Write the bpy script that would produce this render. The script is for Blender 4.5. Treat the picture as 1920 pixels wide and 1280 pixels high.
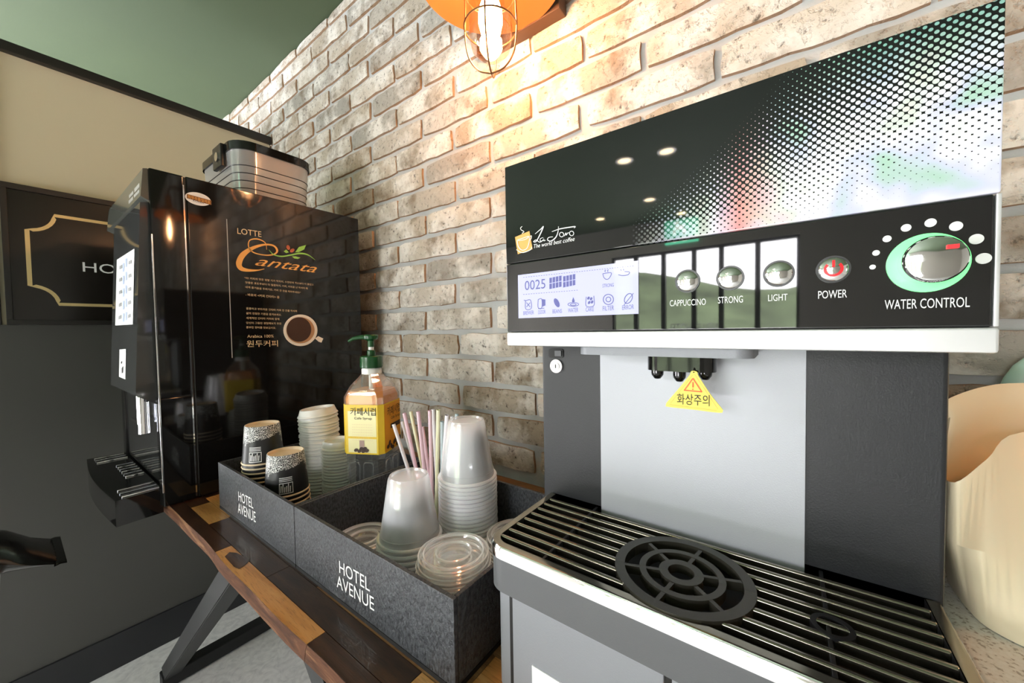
import bpy, bmesh, math, random
from mathutils import Vector, Matrix
for o in list(bpy.data.objects): bpy.data.objects.remove(o)
S = bpy.context.scene; C = S.collection
R = math.radians; PI = math.pi
rnd = random.Random(7)

# ------------------------------------------------------------------ camera
CAMZ = 1.10                      # everything below is written with heights relative to the lens; floor = -1.10
FPX = 700.0; YAW, PIT, ROL = R(53.6), R(1.83), R(-.91)
_F = Vector((-math.cos(YAW)*math.cos(PIT), math.sin(YAW)*math.cos(PIT), -math.sin(PIT)))
_r = Vector((math.sin(YAW), math.cos(YAW), 0)); _u = _r.cross(_F)
_R = _r*math.cos(ROL)+_u*math.sin(ROL); _U = -_r*math.sin(ROL)+_u*math.cos(ROL)
cam = bpy.data.cameras.new('camera'); cam.lens = FPX*36/1920; cam.sensor_width = 36; cam.clip_start = .01
co = bpy.data.objects.new('camera', cam); C.objects.link(co); S.camera = co
co.matrix_world = Matrix(((_R.x,_U.x,-_F.x,0),(_R.y,_U.y,-_F.y,0),(_R.z,_U.z,-_F.z,CAMZ),(0,0,0,1)))
def ray(x, y): return _F + _R*((x-960)/FPX) + _U*((640-y)/FPX)
def on(ax, val, x, y):           # photo pixel -> point on an axis plane (height relative to the lens)
    d = ray(x, y); return d*(val/d['xyz'.index(ax)])
# ------------------------------------------------------------------ world, exposure
w = bpy.data.worlds.new('sky'); S.world = w; w.use_nodes = True
bg = w.node_tree.nodes['Background']; bg.inputs[0].default_value = (1,.965,1,1); bg.inputs[1].default_value = 21
S.view_settings.view_transform = 'Standard'; S.view_settings.look = 'None'
S.view_settings.exposure = 0.28; S.view_settings.gamma = 1; S.view_settings.use_curve_mapping = False
def portal(name, loc, rot, sx, sy):
    l = bpy.data.lights.new(name, 'AREA'); l.shape = 'RECTANGLE'; l.size = sx; l.size_y = sy; l.cycles.is_portal = True
    o = bpy.data.objects.new(name, l); C.objects.link(o); o.location = loc; o.rotation_euler = rot
FY = -3.5; FX = -3.4             # window walls
portal('window_daylight', (-.77, FY-.12, CAMZ-.13), (R(90),0,0), 1.7, 1.9)
portal('window_daylight.001', (FX-.12, -1.75, CAMZ-.13), (R(90),0,R(-90)), 2.7, 1.9)

# ------------------------------------------------------------------ materials
MAT = {}
def mat(name, col, rough=.5, metal=0, spec=.5, ior=None, bump=0, bscale=200, vary=0, vscale=8, coat=0, emit=None, es=1, alpha=None):
    if name in MAT: return MAT[name]
    m = bpy.data.materials.new(name); m.use_nodes = True; N = m.node_tree.nodes; L = m.node_tree.links
    p = N['Principled BSDF']; p.inputs['Base Color'].default_value = (*col,1)
    p.inputs['Roughness'].default_value = rough; p.inputs['Metallic'].default_value = metal
    if ior: p.inputs['IOR'].default_value = ior
    p.inputs['Coat Weight'].default_value = coat
    if emit: p.inputs['Emission Color'].default_value = (*emit,1); p.inputs['Emission Strength'].default_value = es
    if bump or vary:
        tc = N.new('ShaderNodeTexCoord')
        if bump:
            n = N.new('ShaderNodeTexNoise'); n.inputs['Scale'].default_value = bscale; n.inputs['Detail'].default_value = 4
            L.new(tc.outputs['Object'], n.inputs['Vector'])
            b = N.new('ShaderNodeBump'); b.inputs['Strength'].default_value = bump; b.inputs['Distance'].default_value = .002
            L.new(n.outputs['Fac'], b.inputs['Height']); L.new(b.outputs[0], p.inputs['Normal'])
        if vary:
            n = N.new('ShaderNodeTexNoise'); n.inputs['Scale'].default_value = vscale; n.inputs['Detail'].default_value = 6
            L.new(tc.outputs['Object'], n.inputs['Vector'])
            r = N.new('ShaderNodeValToRGB'); e = r.color_ramp.elements
            e[0].position = .3; e[1].position = .7
            e[0].color = (*[c*(1-vary) for c in col],1); e[1].color = (*[min(1,c*(1+vary)) for c in col],1)
            L.new(n.outputs['Fac'], r.inputs[0]); L.new(r.outputs[0], p.inputs['Base Color'])
    MAT[name] = m; return m
def clear(name, tint=(1,1,1), base=.06, edge=.5, rough=.05, milk=0):
    if name in MAT: return MAT[name]
    m = bpy.data.materials.new(name); m.use_nodes = True; N = m.node_tree.nodes; L = m.node_tree.links
    out = N['Material Output']; N.remove(N['Principled BSDF'])
    t = N.new('ShaderNodeBsdfTransparent'); t.inputs[0].default_value = (*tint,1)
    g = N.new('ShaderNodeBsdfGlossy'); g.inputs['Roughness'].default_value = rough
    lw = N.new('ShaderNodeLayerWeight'); lw.inputs[0].default_value = .35
    ma = N.new('ShaderNodeMath'); ma.operation = 'MULTIPLY_ADD'; ma.inputs[1].default_value = edge; ma.inputs[2].default_value = base
    L.new(lw.outputs['Facing'], ma.inputs[0])
    mx = N.new('ShaderNodeMixShader'); L.new(ma.outputs[0], mx.inputs[0]); L.new(t.outputs[0], mx.inputs[1]); L.new(g.outputs[0], mx.inputs[2])
    last = mx
    if milk:
        d0 = N.new('ShaderNodeBsdfDiffuse'); d0.inputs[0].default_value = (.95,.95,.97,1); tl = N.new('ShaderNodeBsdfTranslucent'); tl.inputs[0].default_value = (.95,.95,.97,1)
        d = N.new('ShaderNodeAddShader'); L.new(d0.outputs[0], d.inputs[0]); L.new(tl.outputs[0], d.inputs[1])
        m2 = N.new('ShaderNodeMixShader'); m2.inputs[0].default_value = milk
        L.new(mx.outputs[0], m2.inputs[1]); L.new(d.outputs[0], m2.inputs[2]); last = m2
    L.new(last.outputs[0], out.inputs[0]); MAT[name] = m; return m
class NT:                        # tiny node-graph writer
    def __init__(s, name):
        s.m = bpy.data.materials.new(name); s.m.use_nodes = True; s.N = s.m.node_tree.nodes; s.L = s.m.node_tree.links
        s.p = s.N['Principled BSDF']; s.tc = s.N.new('ShaderNodeTexCoord'); MAT[name] = s.m
    def set(s, sock, v):
        if hasattr(v, 'is_output') or hasattr(v, 'links'): s.L.new(v, sock)
        else: sock.default_value = v
    def math(s, op, a, b=0, c=0, clamp=False):
        n = s.N.new('ShaderNodeMath'); n.operation = op; n.use_clamp = clamp
        for i, v in enumerate((a,b,c)): s.set(n.inputs[i], v)
        return n.outputs[0]
    def mix(s, f, a, b):
        n = s.N.new('ShaderNodeMix'); n.data_type = 'RGBA'
        s.set(n.inputs[0], f); s.set(n.inputs[6], a if not isinstance(a, tuple) else (*a,1)); s.set(n.inputs[7], b if not isinstance(b, tuple) else (*b,1))
        return n.outputs[2]
    def noise(s, vec, scale, detail=4, rough=.5, dist=0):
        n = s.N.new('ShaderNodeTexNoise'); n.inputs['Scale'].default_value = scale; n.inputs['Detail'].default_value = detail
        n.inputs['Roughness'].default_value = rough; n.inputs['Distortion'].default_value = dist
        if vec: s.L.new(vec, n.inputs['Vector'])
        return n.outputs['Fac']
    def ramp(s, f, stops):
        n = s.N.new('ShaderNodeValToRGB'); e = n.color_ramp.elements
        while len(e) < len(stops): e.new(.5)
        for k, (pos, col) in enumerate(stops): e[k].position = pos; e[k].color = (*col,1) if isinstance(col, tuple) else (col,col,col,1)
        s.L.new(f, n.inputs[0]); return n.outputs[0]
    def sep(s, v):
        n = s.N.new('ShaderNodeSeparateXYZ'); s.L.new(v, n.inputs[0]); return n.outputs
    def comb(s, x, y, z):
        n = s.N.new('ShaderNodeCombineXYZ')
        for i, v in enumerate((x,y,z)): s.set(n.inputs[i], v)
        return n.outputs[0]
    def vmath(s, op, a, b):
        n = s.N.new('ShaderNodeVectorMath'); n.operation = op; s.set(n.inputs[0], a); s.set(n.inputs[1], b); return n.outputs[0]
    def bump(s, h, strength=.5, dist=.003):
        b = s.N.new('ShaderNodeBump'); b.inputs['Strength'].default_value = strength; b.inputs['Distance'].default_value = dist
        s.L.new(h, b.inputs['Height']); s.L.new(b.outputs[0], s.p.inputs['Normal'])

def m_brick():
    t = NT('old_limewashed_brick'); oi = t.N.new('ShaderNodeObjectInfo')
    off = t.vmath('ADD', t.tc.outputs['Object'], t.comb(t.math('MULTIPLY', oi.outputs['Random'], 37.), t.math('MULTIPLY', oi.outputs['Random'], 11.), 0.))
    tone = t.ramp(oi.outputs['Random'], [(0,(.34,.28,.21)),(.12,(.56,.50,.41)),(.25,(.40,.38,.34)),(.38,(.66,.60,.51)),(.5,(.46,.37,.28)),(.62,(.62,.58,.52)),(.75,(.36,.33,.29)),(.88,(.70,.65,.57)),(1,(.50,.44,.36))])
    wash = t.noise(off, 9, 5, .6)
    c = t.mix(t.ramp(wash, [(.45,0.),(.60,.95)]), tone, (.86,.83,.78))
    stain = t.noise(t.vmath('ADD', off, (5.,3.,9.)), 13, 4, .6)
    c = t.mix(t.ramp(stain, [(.54,0.),(.70,.85)]), c, (.24,.18,.12))
    pits = t.noise(off, 95, 3, .65)
    c = t.mix(t.ramp(pits, [(.28,.8),(.40,0.)]), c, (.07,.05,.035))
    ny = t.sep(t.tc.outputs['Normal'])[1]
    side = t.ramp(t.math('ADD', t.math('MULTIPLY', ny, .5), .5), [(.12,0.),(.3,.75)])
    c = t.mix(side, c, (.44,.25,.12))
    t.L.new(c, t.p.inputs['Base Color']); t.p.inputs['Roughness'].default_value = .9
    h = t.math('ADD', t.math('MULTIPLY', t.ramp(pits, [(.26,0.),(.5,1.)]), .8), t.noise(off, 40, 5, .7))
    t.bump(h, .75, .004); return t.m
def m_wood(name, c1, c2, c3, sc=1.0, seed=0.):
    t = NT(name); oi = t.N.new('ShaderNodeObjectInfo')
    v = t.vmath('ADD', t.tc.outputs['Object'], t.comb(t.math('MULTIPLY', oi.outputs['Random'], 9.), seed, 0.))
    v2 = t.vmath('MULTIPLY', v, (3.5*sc,26.*sc,26.*sc))
    n = t.noise(v2, 1.3, 6, .6, 1.4)
    c = t.ramp(n, [(.25,c1),(.5,c2),(.75,c3)])
    f = t.noise(t.vmath('MULTIPLY', v, (60.,620.,620.)), 1, 3)
    c = t.mix(t.ramp(f, [(.30,.45),(.46,0.)]), c, tuple(x*.35 for x in c1))
    t.L.new(c, t.p.inputs['Base Color']); t.p.inputs['Roughness'].default_value = .28; t.p.inputs['Coat Weight'].default_value = .3
    t.bump(f, .12, .001); return t.m
def m_floor():
    t = NT('ornamental_floor_tile'); o = t.tc.outputs['Object']; x, y, z = t.sep(o)
    s = .20
    def cell(q): return t.math('ABSOLUTE', t.math('SUBTRACT', t.math('FRACT', t.math('DIVIDE', q, s)), .5))
    a, b = cell(x), cell(y)
    rr = t.math('SQRT', t.math('ADD', t.math('MULTIPLY', a, a), t.math('MULTIPLY', b, b)))
    rings = t.math('SINE', t.math('ADD', t.math('MULTIPLY', rr, 46.), t.math('MULTIPLY', t.noise(o, 16, 4, .6, .8), 9.)))
    n = t.noise(o, 24, 5, .6, 2.)
    k = t.math('ADD', t.math('MULTIPLY', rings, .05), n)
    c = t.ramp(k, [(.30,(.60,.60,.60)),(.55,(.76,.76,.75)),(.75,(.83,.83,.82))])
    t.L.new(c, t.p.inputs['Base Color']); t.p.inputs['Roughness'].default_value = .35; return t.m
def m_halftone():                # printed hologram dot fade on the upper front panel
    t = NT('hologram_dot_print'); o = t.tc.outputs['Object']; x, y, z = t.sep(o)   # panel origin at its lower right front corner
    P = .0046; Q = .00225
    row = t.math('FLOOR', t.math('DIVIDE', z, Q))
    odd = t.math('MULTIPLY', t.math('PINGPONG', row, 1.), .5)
    fx = t.math('SUBTRACT', t.math('FRACT', t.math('ADD', t.math('DIVIDE', x, P), odd)), .5)
    fz = t.math('SUBTRACT', t.math('FRACT', t.math('DIVIDE', z, Q)), .5)
    def dist(dx, dz):
        a = t.math('MULTIPLY', t.math('ADD', fx, dx), P); b = t.math('MULTIPLY', t.math('ADD', fz, dz), Q)
        return t.math('SQRT', t.math('ADD', t.math('MULTIPLY', a, a), t.math('MULTIPLY', b, b)))
    d = dist(0., 0.)
    for dx in (-.5, .5):
        for dz in (-1., 1.): d = t.math('MINIMUM', d, dist(dx, dz))
    # radius shrinks upward and to the left
    up = t.math('DIVIDE', z, .100); lf = t.math('DIVIDE', t.math('MULTIPLY', x, -1.), .21)
    k = t.math('SUBTRACT', 1., t.math('ADD', t.math('MULTIPLY', up, .58), t.math('MULTIPLY', t.math('POWER', lf, 2.2), t.math('ADD', .55, t.math('MULTIPLY', up, 1.9)))), clamp=True)
    rad = t.math('MULTIPLY', k, .00232)
    dot = t.math('LESS_THAN', d, rad)
    dot = t.math('MULTIPLY', dot, t.ramp(lf, [(.60,1.),(.93,0.)]))
    hue = t.noise(o, 26, 2, .5)
    col = t.ramp(hue, [(.34,(.42,.62,.52)),(.44,(.60,.62,.80)),(.52,(.78,.77,.86)),(.60,(.66,.72,.66)),(.7,(.80,.62,.66))])
    red = t.ramp(lf, [(.46,0.),(.56,1.),(.64,0.)])
    col = t.mix(t.math('MULTIPLY', red, .8), col, (.75,.22,.18))
    grn = t.ramp(up, [(.7,0.),(.95,1.)])
    col = t.mix(t.math('MULTIPLY', grn, .75), col, (.10,.38,.26))
    t.L.new(t.mix(dot, (.008,.009,.009), col), t.p.inputs['Base Color'])
    t.p.inputs['Roughness'].default_value = .03; t.p.inputs['IOR'].default_value = 1.5
    return t.m
def m_cup():
    t = NT('black_printed_paper'); o = t.tc.outputs['Object']; x, y, z = t.sep(o)
    v = t.N.new('ShaderNodeTexVoronoi'); v.feature = 'DISTANCE_TO_EDGE'; v.inputs['Scale'].default_value = 360
    dis = t.vmath('ADD', o, t.comb(t.math('MULTIPLY', t.noise(o, 120, 3), .006), t.math('MULTIPLY', t.noise(o, 90, 3), .006), 0.))
    t.L.new(dis, v.inputs['Vector'])
    line = t.math('LESS_THAN', v.outputs['Distance'], .085)
    zone = t.ramp(t.math('ADD', t.math('DIVIDE', z, .074), t.math('MULTIPLY', t.math('SUBTRACT', t.noise(o, 45, 2), .5), .9)), [(.62,0.),(.66,1.)])
    t.L.new(t.mix(t.math('MULTIPLY', line, zone), (.012,.012,.013), (.82,.82,.80)), t.p.inputs['Base Color'])
    t.p.inputs['Roughness'].default_value = .38; return t.m
def m_granite():
    t = NT('white_speckled_stone'); o = t.tc.outputs['Object']
    n = t.noise(o, 380, 2); c = t.ramp(n, [(.34,(.40,.36,.33)),(.42,(.76,.74,.71)),(.7,(.84,.84,.83))])
    t.L.new(c, t.p.inputs['Base Color']); t.p.inputs['Roughness'].default_value = .3; return t.m
def m_leather():
    t = NT('grained_black_leatherette'); o = t.tc.outputs['Object']
    n = t.noise(t.vmath('MULTIPLY', o, (1.,1.,.55)), 330, 4, .65); n2 = t.noise(o, 60, 3)
    t.L.new(t.ramp(n, [(.35,(.010,.011,.014)),(.62,(.075,.080,.090))]), t.p.inputs['Base Color'])
    t.p.inputs['Roughness'].default_value = .36; t.bump(t.math('ADD', n, t.math('MULTIPLY', n2, .6)), .9, .0016); return t.m

BRICK = m_brick(); FLOOR = m_floor(); HALF = m_halftone(); CUPP = m_cup(); STONE = m_granite(); LEATHER = m_leather()
MORTAR = mat('grey_mortar', (.55,.56,.56), .95, bump=.5, bscale=160, vary=.12, vscale=12)
GREEN = mat('green_ceiling_paint', (.088,.128,.072), .7, vary=.05, vscale=2)
CREAM = mat('cream_wall_paint', (.62,.56,.40), .6, bump=.06, bscale=300)
GREYW = mat('charcoal_wall_paint', (.060,.059,.054), .5, bump=.05, bscale=250)
SKIRT = mat('dark_skirting', (.018,.019,.022), .35)
RAIL = mat('black_wood_rail', (.012,.010,.009), .4)
WHITEW = mat('room_wall_paint', (.42,.40,.36), .7)
GLOSSB = mat('gloss_black_plastic', (.006,.006,.006), .06, ior=1.5)
SATINB = mat('satin_black_plastic', (.012,.012,.013), .28)
SEAM = mat('seam_black', (.003,.003,.003), .6)
ACRYL = mat('smoked_acrylic', (.045,.047,.048), .05, ior=1.55)
CHARC = mat('charcoal_plastic', (.015,.016,.019), .42, bump=.12, bscale=900)
SILVERP = mat('silver_grey_plastic', (.44,.455,.495), .42, metal=.2, bump=.08, bscale=900)
DARKG = mat('dark_grey_plastic', (.10,.103,.11), .45, bump=.08, bscale=900)
GREYP = mat('mid_grey_plastic', (.25,.26,.285), .48, metal=.1, bump=.08, bscale=900)
ALU = mat('brushed_aluminium', (.78,.78,.79), .35, metal=.6)
CHROME = mat('chrome', (.86,.86,.87), .06, metal=1)
STEEL = mat('polished_steel', (.55,.57,.62), .12, metal=1)
BRONZE = mat('worn_dark_chrome', (.36,.33,.27), .16, metal=.95, vary=.15, vscale=30)
GRATE = mat('dark_bronze_plastic', (.050,.046,.036), .22, metal=.35)
PANELG = mat('black_glass_panel', (.006,.006,.007), .025, ior=1.75)
WHITE = mat('white_print', (.85,.85,.85), .5)
GOLDP = mat('gold_print', (.80,.60,.36), .5)
ORANGEP = mat('orange_print', (.85,.42,.10), .5)
GREENP = mat('leaf_green_print', (.28,.60,.10), .5)
REDB = mat('bean_red_print', (.45,.10,.04), .5)
COFFEE = mat('coffee_brown_print', (.05,.018,.008), .5)
CREAMP = mat('cream_print', (.88,.83,.74), .5)
GOLD = mat('gold_border', (.72,.55,.26), .35, metal=.4)
BOARD = mat('black_sign_board', (.012,.010,.008), .22)
PAPERW = mat('white_paper', (.82,.82,.84), .6)
CREAMPAPER = mat('cream_paper_rim', (.78,.64,.46), .7)
LIDW = mat('white_lid_plastic', (.86,.85,.82), .3)
TUB = mat('cream_tub_plastic', (.95,.82,.60), .32)
MINT = mat('mint_plastic', (.55,.80,.68), .4)
COPPER = mat('copper_shade', (.50,.17,.05), .38, metal=.55)
BRASSW = mat('bronze_wire', (.30,.16,.08), .3, metal=.9)
PLATE = mat('dark_brown_wood_plate', (.07,.035,.018), .5)
BLKST = mat('black_steel', (.009,.0095,.010), .6)
LCD = mat('lcd_backlight', (.10,.10,.16), .06, emit=(.66,.68,1.), es=.85)
LCDB = mat('lcd_segment', (.03,.03,.10), .5, emit=(.13,.14,.42), es=.7)
GLOW = mat('green_glow_ring', (.2,.8,.3), .3, emit=(.16,.9,.24), es=.85)
REDL = mat('red_mark', (.75,.02,.03), .4, emit=(.8,.02,.02), es=.5)
YELLOW = mat('warning_yellow', (.90,.74,.12), .5)
REDP = mat('warning_red', (.80,.12,.03), .5)
INKB = mat('black_ink', (.012,.010,.008), .6)
PUMPG = mat('dark_green_plastic', (.012,.075,.022), .25)
LABELY = mat('yellow_label', (.90,.60,.02), .4)
LABELO = mat('orange_label', (.85,.36,.01), .4)
LABELW = mat('pale_yellow_label', (.95,.86,.45), .4)
FOIL = mat('black_foil', (.008,.008,.008), .16, bump=.3, bscale=30)
CLEARC = clear('clear_cup_plastic', (.99,.99,1.), .10, .6, .10, .17)
CLEARR = clear('clear_rolled_rim', (1,1,1), .22, .6, .08, .34)
CLEARL = clear('clear_lid_plastic', (.99,.985,.98), .10, .6, .05, .10)
SMOKE = clear('smoky_hopper_plastic', (.60,.58,.55), .10, .5, .12, .22)
PET = clear('clear_bottle_plastic', (.95,.96,.95), .10, .6, .04, .05)
PANE = clear('window_glass', (.97,.98,.98), .02, .25, .01)
BULBG = clear('lamp_glass', (1,.97,.9), .05, .5, .03)
SYRUP = mat('orange_syrup', (.85,.28,.02), .25)
WOODD = m_wood('dark_walnut', (.012,.006,.004), (.045,.020,.010), (.10,.045,.018))
WOODL = m_wood('golden_acacia', (.34,.14,.035), (.55,.26,.075), (.66,.37,.14), 1, 3.)
WOODM = m_wood('brown_acacia', (.10,.045,.018), (.24,.12,.045), (.40,.22,.09), 1, 6.)
BARK = m_wood('live_edge_bark', (.035,.014,.007), (.11,.043,.020), (.34,.18,.085), 1.6, 2.); BARK.node_tree.nodes['Principled BSDF'].inputs['Coat Weight'].default_value = 0; BARK.node_tree.nodes['Principled BSDF'].inputs['Roughness'].default_value = .7; BARK.node_tree.nodes['Principled BSDF'].inputs['Specular IOR Level'].default_value = .15
HILL = mat('wooded_hill', (.085,.115,.055), .9, vary=.5, vscale=.25)
BULB = mat('lit_filament_bulb', (1,.8,.5), .3, emit=(1.,.50,.23), es=150)
DOWN = mat('lit_downlight', (1,.8,.5), .3, emit=(1.,.74,.40), es=40)
EXITG = mat('lit_exit_sign', (.1,.5,.3), .4, emit=(.15,.75,.45), es=6)
EXITW = mat('lit_exit_figure', (.9,.9,.9), .4, emit=(.85,1.,.9), es=10)

# ------------------------------------------------------------------ mesh helpers
class B:
    def __init__(s): s.bm = bmesh.new()
    def box(s, x0, x1, y0, y1, z0, z1, bev=0, seg=2):
        vs = [s.bm.verts.new((x,y,z)) for x in (x0,x1) for y in (y0,y1) for z in (z0,z1)]
        fs = [s.bm.faces.new([vs[i] for i in q]) for q in ((0,1,3,2),(4,6,7,5),(0,4,5,1),(2,3,7,6),(0,2,6,4),(1,5,7,3))]
        if bev:
            es = list({e for f in fs for e in f.edges}); bmesh.ops.bevel(s.bm, geom=es, offset=bev, segments=seg, profile=.5, affect='EDGES')
        return s
    def lathe(s, prof, c=(0,0), n=32, z0=0, cap=False):
        rings = []
        for r, z in prof:
            if r < 1e-6: rings.append([s.bm.verts.new((c[0],c[1],z+z0))])
            else: rings.append([s.bm.verts.new((c[0]+r*math.cos(2*PI*k/n), c[1]+r*math.sin(2*PI*k/n), z+z0)) for k in range(n)])
        for a, b in zip(rings, rings[1:]):
            for k in range(n):
                j = (k+1) % n
                q = [a[k%len(a)], a[j%len(a)], b[j%len(b)], b[k%len(b)]]
                u = []
                for v in q:
                    if v not in u: u.append(v)
                if len(u) > 2: s.bm.faces.new(u)
        return s
    def tube(s, pts, r, n=8, closed=False, caps=True):
        pts = [Vector(p) for p in pts]; rings = []; up = None; N = len(pts)
        for i, p in enumerate(pts):
            if closed: t = (pts[(i+1)%N]-pts[i-1])
            else: t = pts[min(i+1,N-1)]-pts[max(i-1,0)]
            t.normalize()
            if up is None: up = t.orthogonal().normalized()
            up = (up-t*up.dot(t))
            if up.length < 1e-6: up = t.orthogonal()
            up.normalize(); sd = t.cross(up); rr = r[i] if isinstance(r, (list,tuple)) else r
            rings.append([s.bm.verts.new(p+(up*math.cos(2*PI*k/n)+sd*math.sin(2*PI*k/n))*rr) for k in range(n)])
        prs = list(zip(rings, rings[1:]+rings[:1])) if closed else list(zip(rings, rings[1:]))
        for a, b in prs:
            for k in range(n): s.bm.faces.new((a[k],a[(k+1)%n],b[(k+1)%n],b[k]))
        if caps and not closed: s.bm.faces.new(rings[0][::-1]); s.bm.faces.new(rings[-1])
        return s
    def prism(s, poly, f0, f1):   # f0,f1 map a 2-D point to 3-D for either cap
        a = [s.bm.verts.new(f0(p)) for p in poly]; b = [s.bm.verts.new(f1(p)) for p in poly]; n = len(poly)
        s.bm.faces.new(a[::-1]); s.bm.faces.new(b)
        for k in range(n): s.bm.faces.new((a[k],a[(k+1)%n],b[(k+1)%n],b[k]))
        return s
    def grid(s, rows, closed=False):
        vs = [[s.bm.verts.new(p) for p in r] for r in rows]
        for a, b in zip(vs, vs[1:]):
            m = len(a)
            for k in range(m if closed else m-1): s.bm.faces.new((a[k],a[(k+1)%m],b[(k+1)%m],b[k]))
        return vs
    def ring(s, c, r0, r1, z0, z1, n=48, a0=0, a1=2*PI, ax='z'):
        full = abs(a1-a0-2*PI) < 1e-4; m = n if full else n+1
        def P(r, a, z):
            if ax == 'z': return (c[0]+r*math.cos(a), c[1]+r*math.sin(a), z)
            return (c[0]+r*math.cos(a), z, c[1]+r*math.sin(a))
        rows = [[P(r,a0+(a1-a0)*k/n,z) for k in range(m)] for r, z in ((r0,z0),(r1,z0),(r1,z1),(r0,z1),(r0,z0))]
        s.grid(rows, full); return s
    def sphere(s, c, r, sz=(1,1,1), n=16):
        m = bmesh.ops.create_uvsphere(s.bm, u_segments=n, v_segments=n//2, radius=r)
        for v in m['verts']: v.co = Vector((v.co.x*sz[0]+c[0], v.co.y*sz[1]+c[1], v.co.z*sz[2]+c[2]))
        return s
def finish(bm, m, angle=38):
    bmesh.ops.remove_doubles(bm, verts=bm.verts, dist=1e-6)
    bmesh.ops.recalc_face_normals(bm, faces=bm.faces)
    me = bpy.data.meshes.new('mesh'); bm.to_mesh(me); bm.free(); me.materials.append(m)
    for p in me.polygons: p.use_smooth = True
    me.set_sharp_from_angle(angle=R(angle)); return me
def obj(name, b, m, parent=None, loc=None, angle=38):
    """loc None: vertices are scene points with heights relative to the lens; otherwise local, placed at loc"""
    bm = b.bm if isinstance(b, B) else b
    if loc is None:
        if parent: base = parent_world(parent)
        else:
            vs = [v.co for v in bm.verts]
            base = Vector(((min(v.x for v in vs)+max(v.x for v in vs))/2, (min(v.y for v in vs)+max(v.y for v in vs))/2, min(v.z for v in vs)+CAMZ))
        for v in bm.verts: v.co = v.co+Vector((0,0,CAMZ))-base
        loc = (0,0,0) if parent else base
    me = finish(bm, m, angle); me.name = name
    o = bpy.data.objects.new(name, me); C.objects.link(o); o.parent = parent; o.location = loc
    if len(me.polygons) > 6: wnm = o.modifiers.new('even_shading', 'WEIGHTED_NORMAL'); wnm.keep_sharp = True
    return o
def parent_world(p):
    v = Vector(p.location)
    while p.parent: p = p.parent; v += Vector(p.location)
    return v
def tag(o, label, cat, group=None):
    o['label'] = label; o['category'] = cat
    if group: o['group'] = group
    return o
def thing(name, label, cat, loc, group=None, rz=0):
    o = bpy.data.objects.new(name, None); o.empty_display_size = .05; C.objects.link(o)
    o.location = (loc[0],loc[1],loc[2]+CAMZ); o.rotation_euler = (0,0,rz); return tag(o, label, cat, group)
def struct(name, b, m, **k):
    o = obj(name, b, m, **k); o['kind'] = 'structure'; return o
def dup(root, loc, rot=(0,0,0), label=None, group=None):
    r = root.copy(); C.objects.link(r); r.location = (loc[0],loc[1],loc[2]+CAMZ); r.rotation_euler = rot
    if label: r['label'] = label
    if group: r['group'] = group
    for ch in list(root.children):
        c = ch.copy(); C.objects.link(c); c.parent = r
        for g in ch.children: d = g.copy(); C.objects.link(d); d.parent = c
    return r
def text_mesh(s, shear=0, extrude=0):
    cu = bpy.data.curves.new('lettering', 'FONT'); cu.body = s; cu.size = 1; cu.shear = shear; cu.resolution_u = 3; cu.space_line = .95
    o = bpy.data.objects.new('lettering', cu); C.objects.link(o)
    bpy.context.view_layer.update()
    me = bpy.data.meshes.new_from_object(o.evaluated_get(bpy.context.evaluated_depsgraph_get()))
    bpy.data.objects.remove(o); return me
def text(name, s, m, parent, P0, P1, h, nrm, shear=0, bold=0, off=.0006):
    """flat print: fitted from P0 (lower left) to P1 (lower right), h tall, facing nrm"""
    me = text_mesh(s, shear); xs = [v.co.x for v in me.vertices]; ys = [v.co.y for v in me.vertices]
    x0, x1, y0, y1 = min(xs), max(xs), min(ys), max(ys); P0 = Vector(P0); ux = Vector(P1)-P0; uz = Vector((0,0,h)); base = parent_world(parent)
    n = Vector(nrm)*off
    for v in me.vertices: v.co = P0+ux*((v.co.x-x0)/(x1-x0))+uz*((v.co.y-y0)/(y1-y0))+n+Vector((0,0,CAMZ))-base
    me.materials.clear(); me.materials.append(m)
    o = bpy.data.objects.new(name, me); C.objects.link(o); o.parent = parent; return o
def tpx(s, m, parent, ax, val, a, b, hpx, name='lettering', shear=0, off=.0006):
    P0 = on(ax,val,*a); P1 = on(ax,val,*b); h = on(ax,val,a[0],a[1]-hpx).z-P0.z
    return text(name, s, m, parent, P0, P1, h, (1,0,0) if ax == 'x' else (0,-1,0), shear, off=off)
def smooth(pts, k=8):            # Catmull-Rom
    P = [Vector(p) for p in pts]; P = [P[0]*2-P[1]]+P+[P[-1]*2-P[-2]]; out = []
    for i in range(1, len(P)-2):
        for j in range(k):
            t = j/k; a,b,c,d = P[i-1:i+3]
            out.append(.5*((2*b)+(c-a)*t+(2*a-5*b+4*c-d)*t*t+(3*b-a-3*c+d)*t**3))
    return out+[P[-2]]
def stroke(name, pts, wd, m, parent, fmap, off):   # flat pen stroke; pts 2-D, wd widths, fmap 2-D -> 3-D
    pp = smooth([(*p,0) for p in pts]); n = len(pp); b = B(); L = []; Rr = []
    for i, p in enumerate(pp):
        t = (pp[min(i+1,n-1)]-pp[max(i-1,0)]).normalized(); q = Vector((-t.y,t.x,0)); f = i/(n-1)*(len(wd)-1); k = min(int(f), len(wd)-2)
        w_ = (wd[k]*(1-(f-k))+wd[k+1]*(f-k))/2
        L.append(Vector(fmap((p.x+q.x*w_, p.y+q.y*w_)))+Vector(off)); Rr.append(Vector(fmap((p.x-q.x*w_, p.y-q.y*w_)))+Vector(off))
    b.grid([L, Rr]); return obj(name, b, m, parent)
def flat(name, poly, m, parent, fmap, off):         # flat printed patch
    b = B(); b.bm.faces.new([b.bm.verts.new(Vector(fmap(p))+Vector(off)) for p in poly]); return obj(name, b, m, parent)
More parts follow.
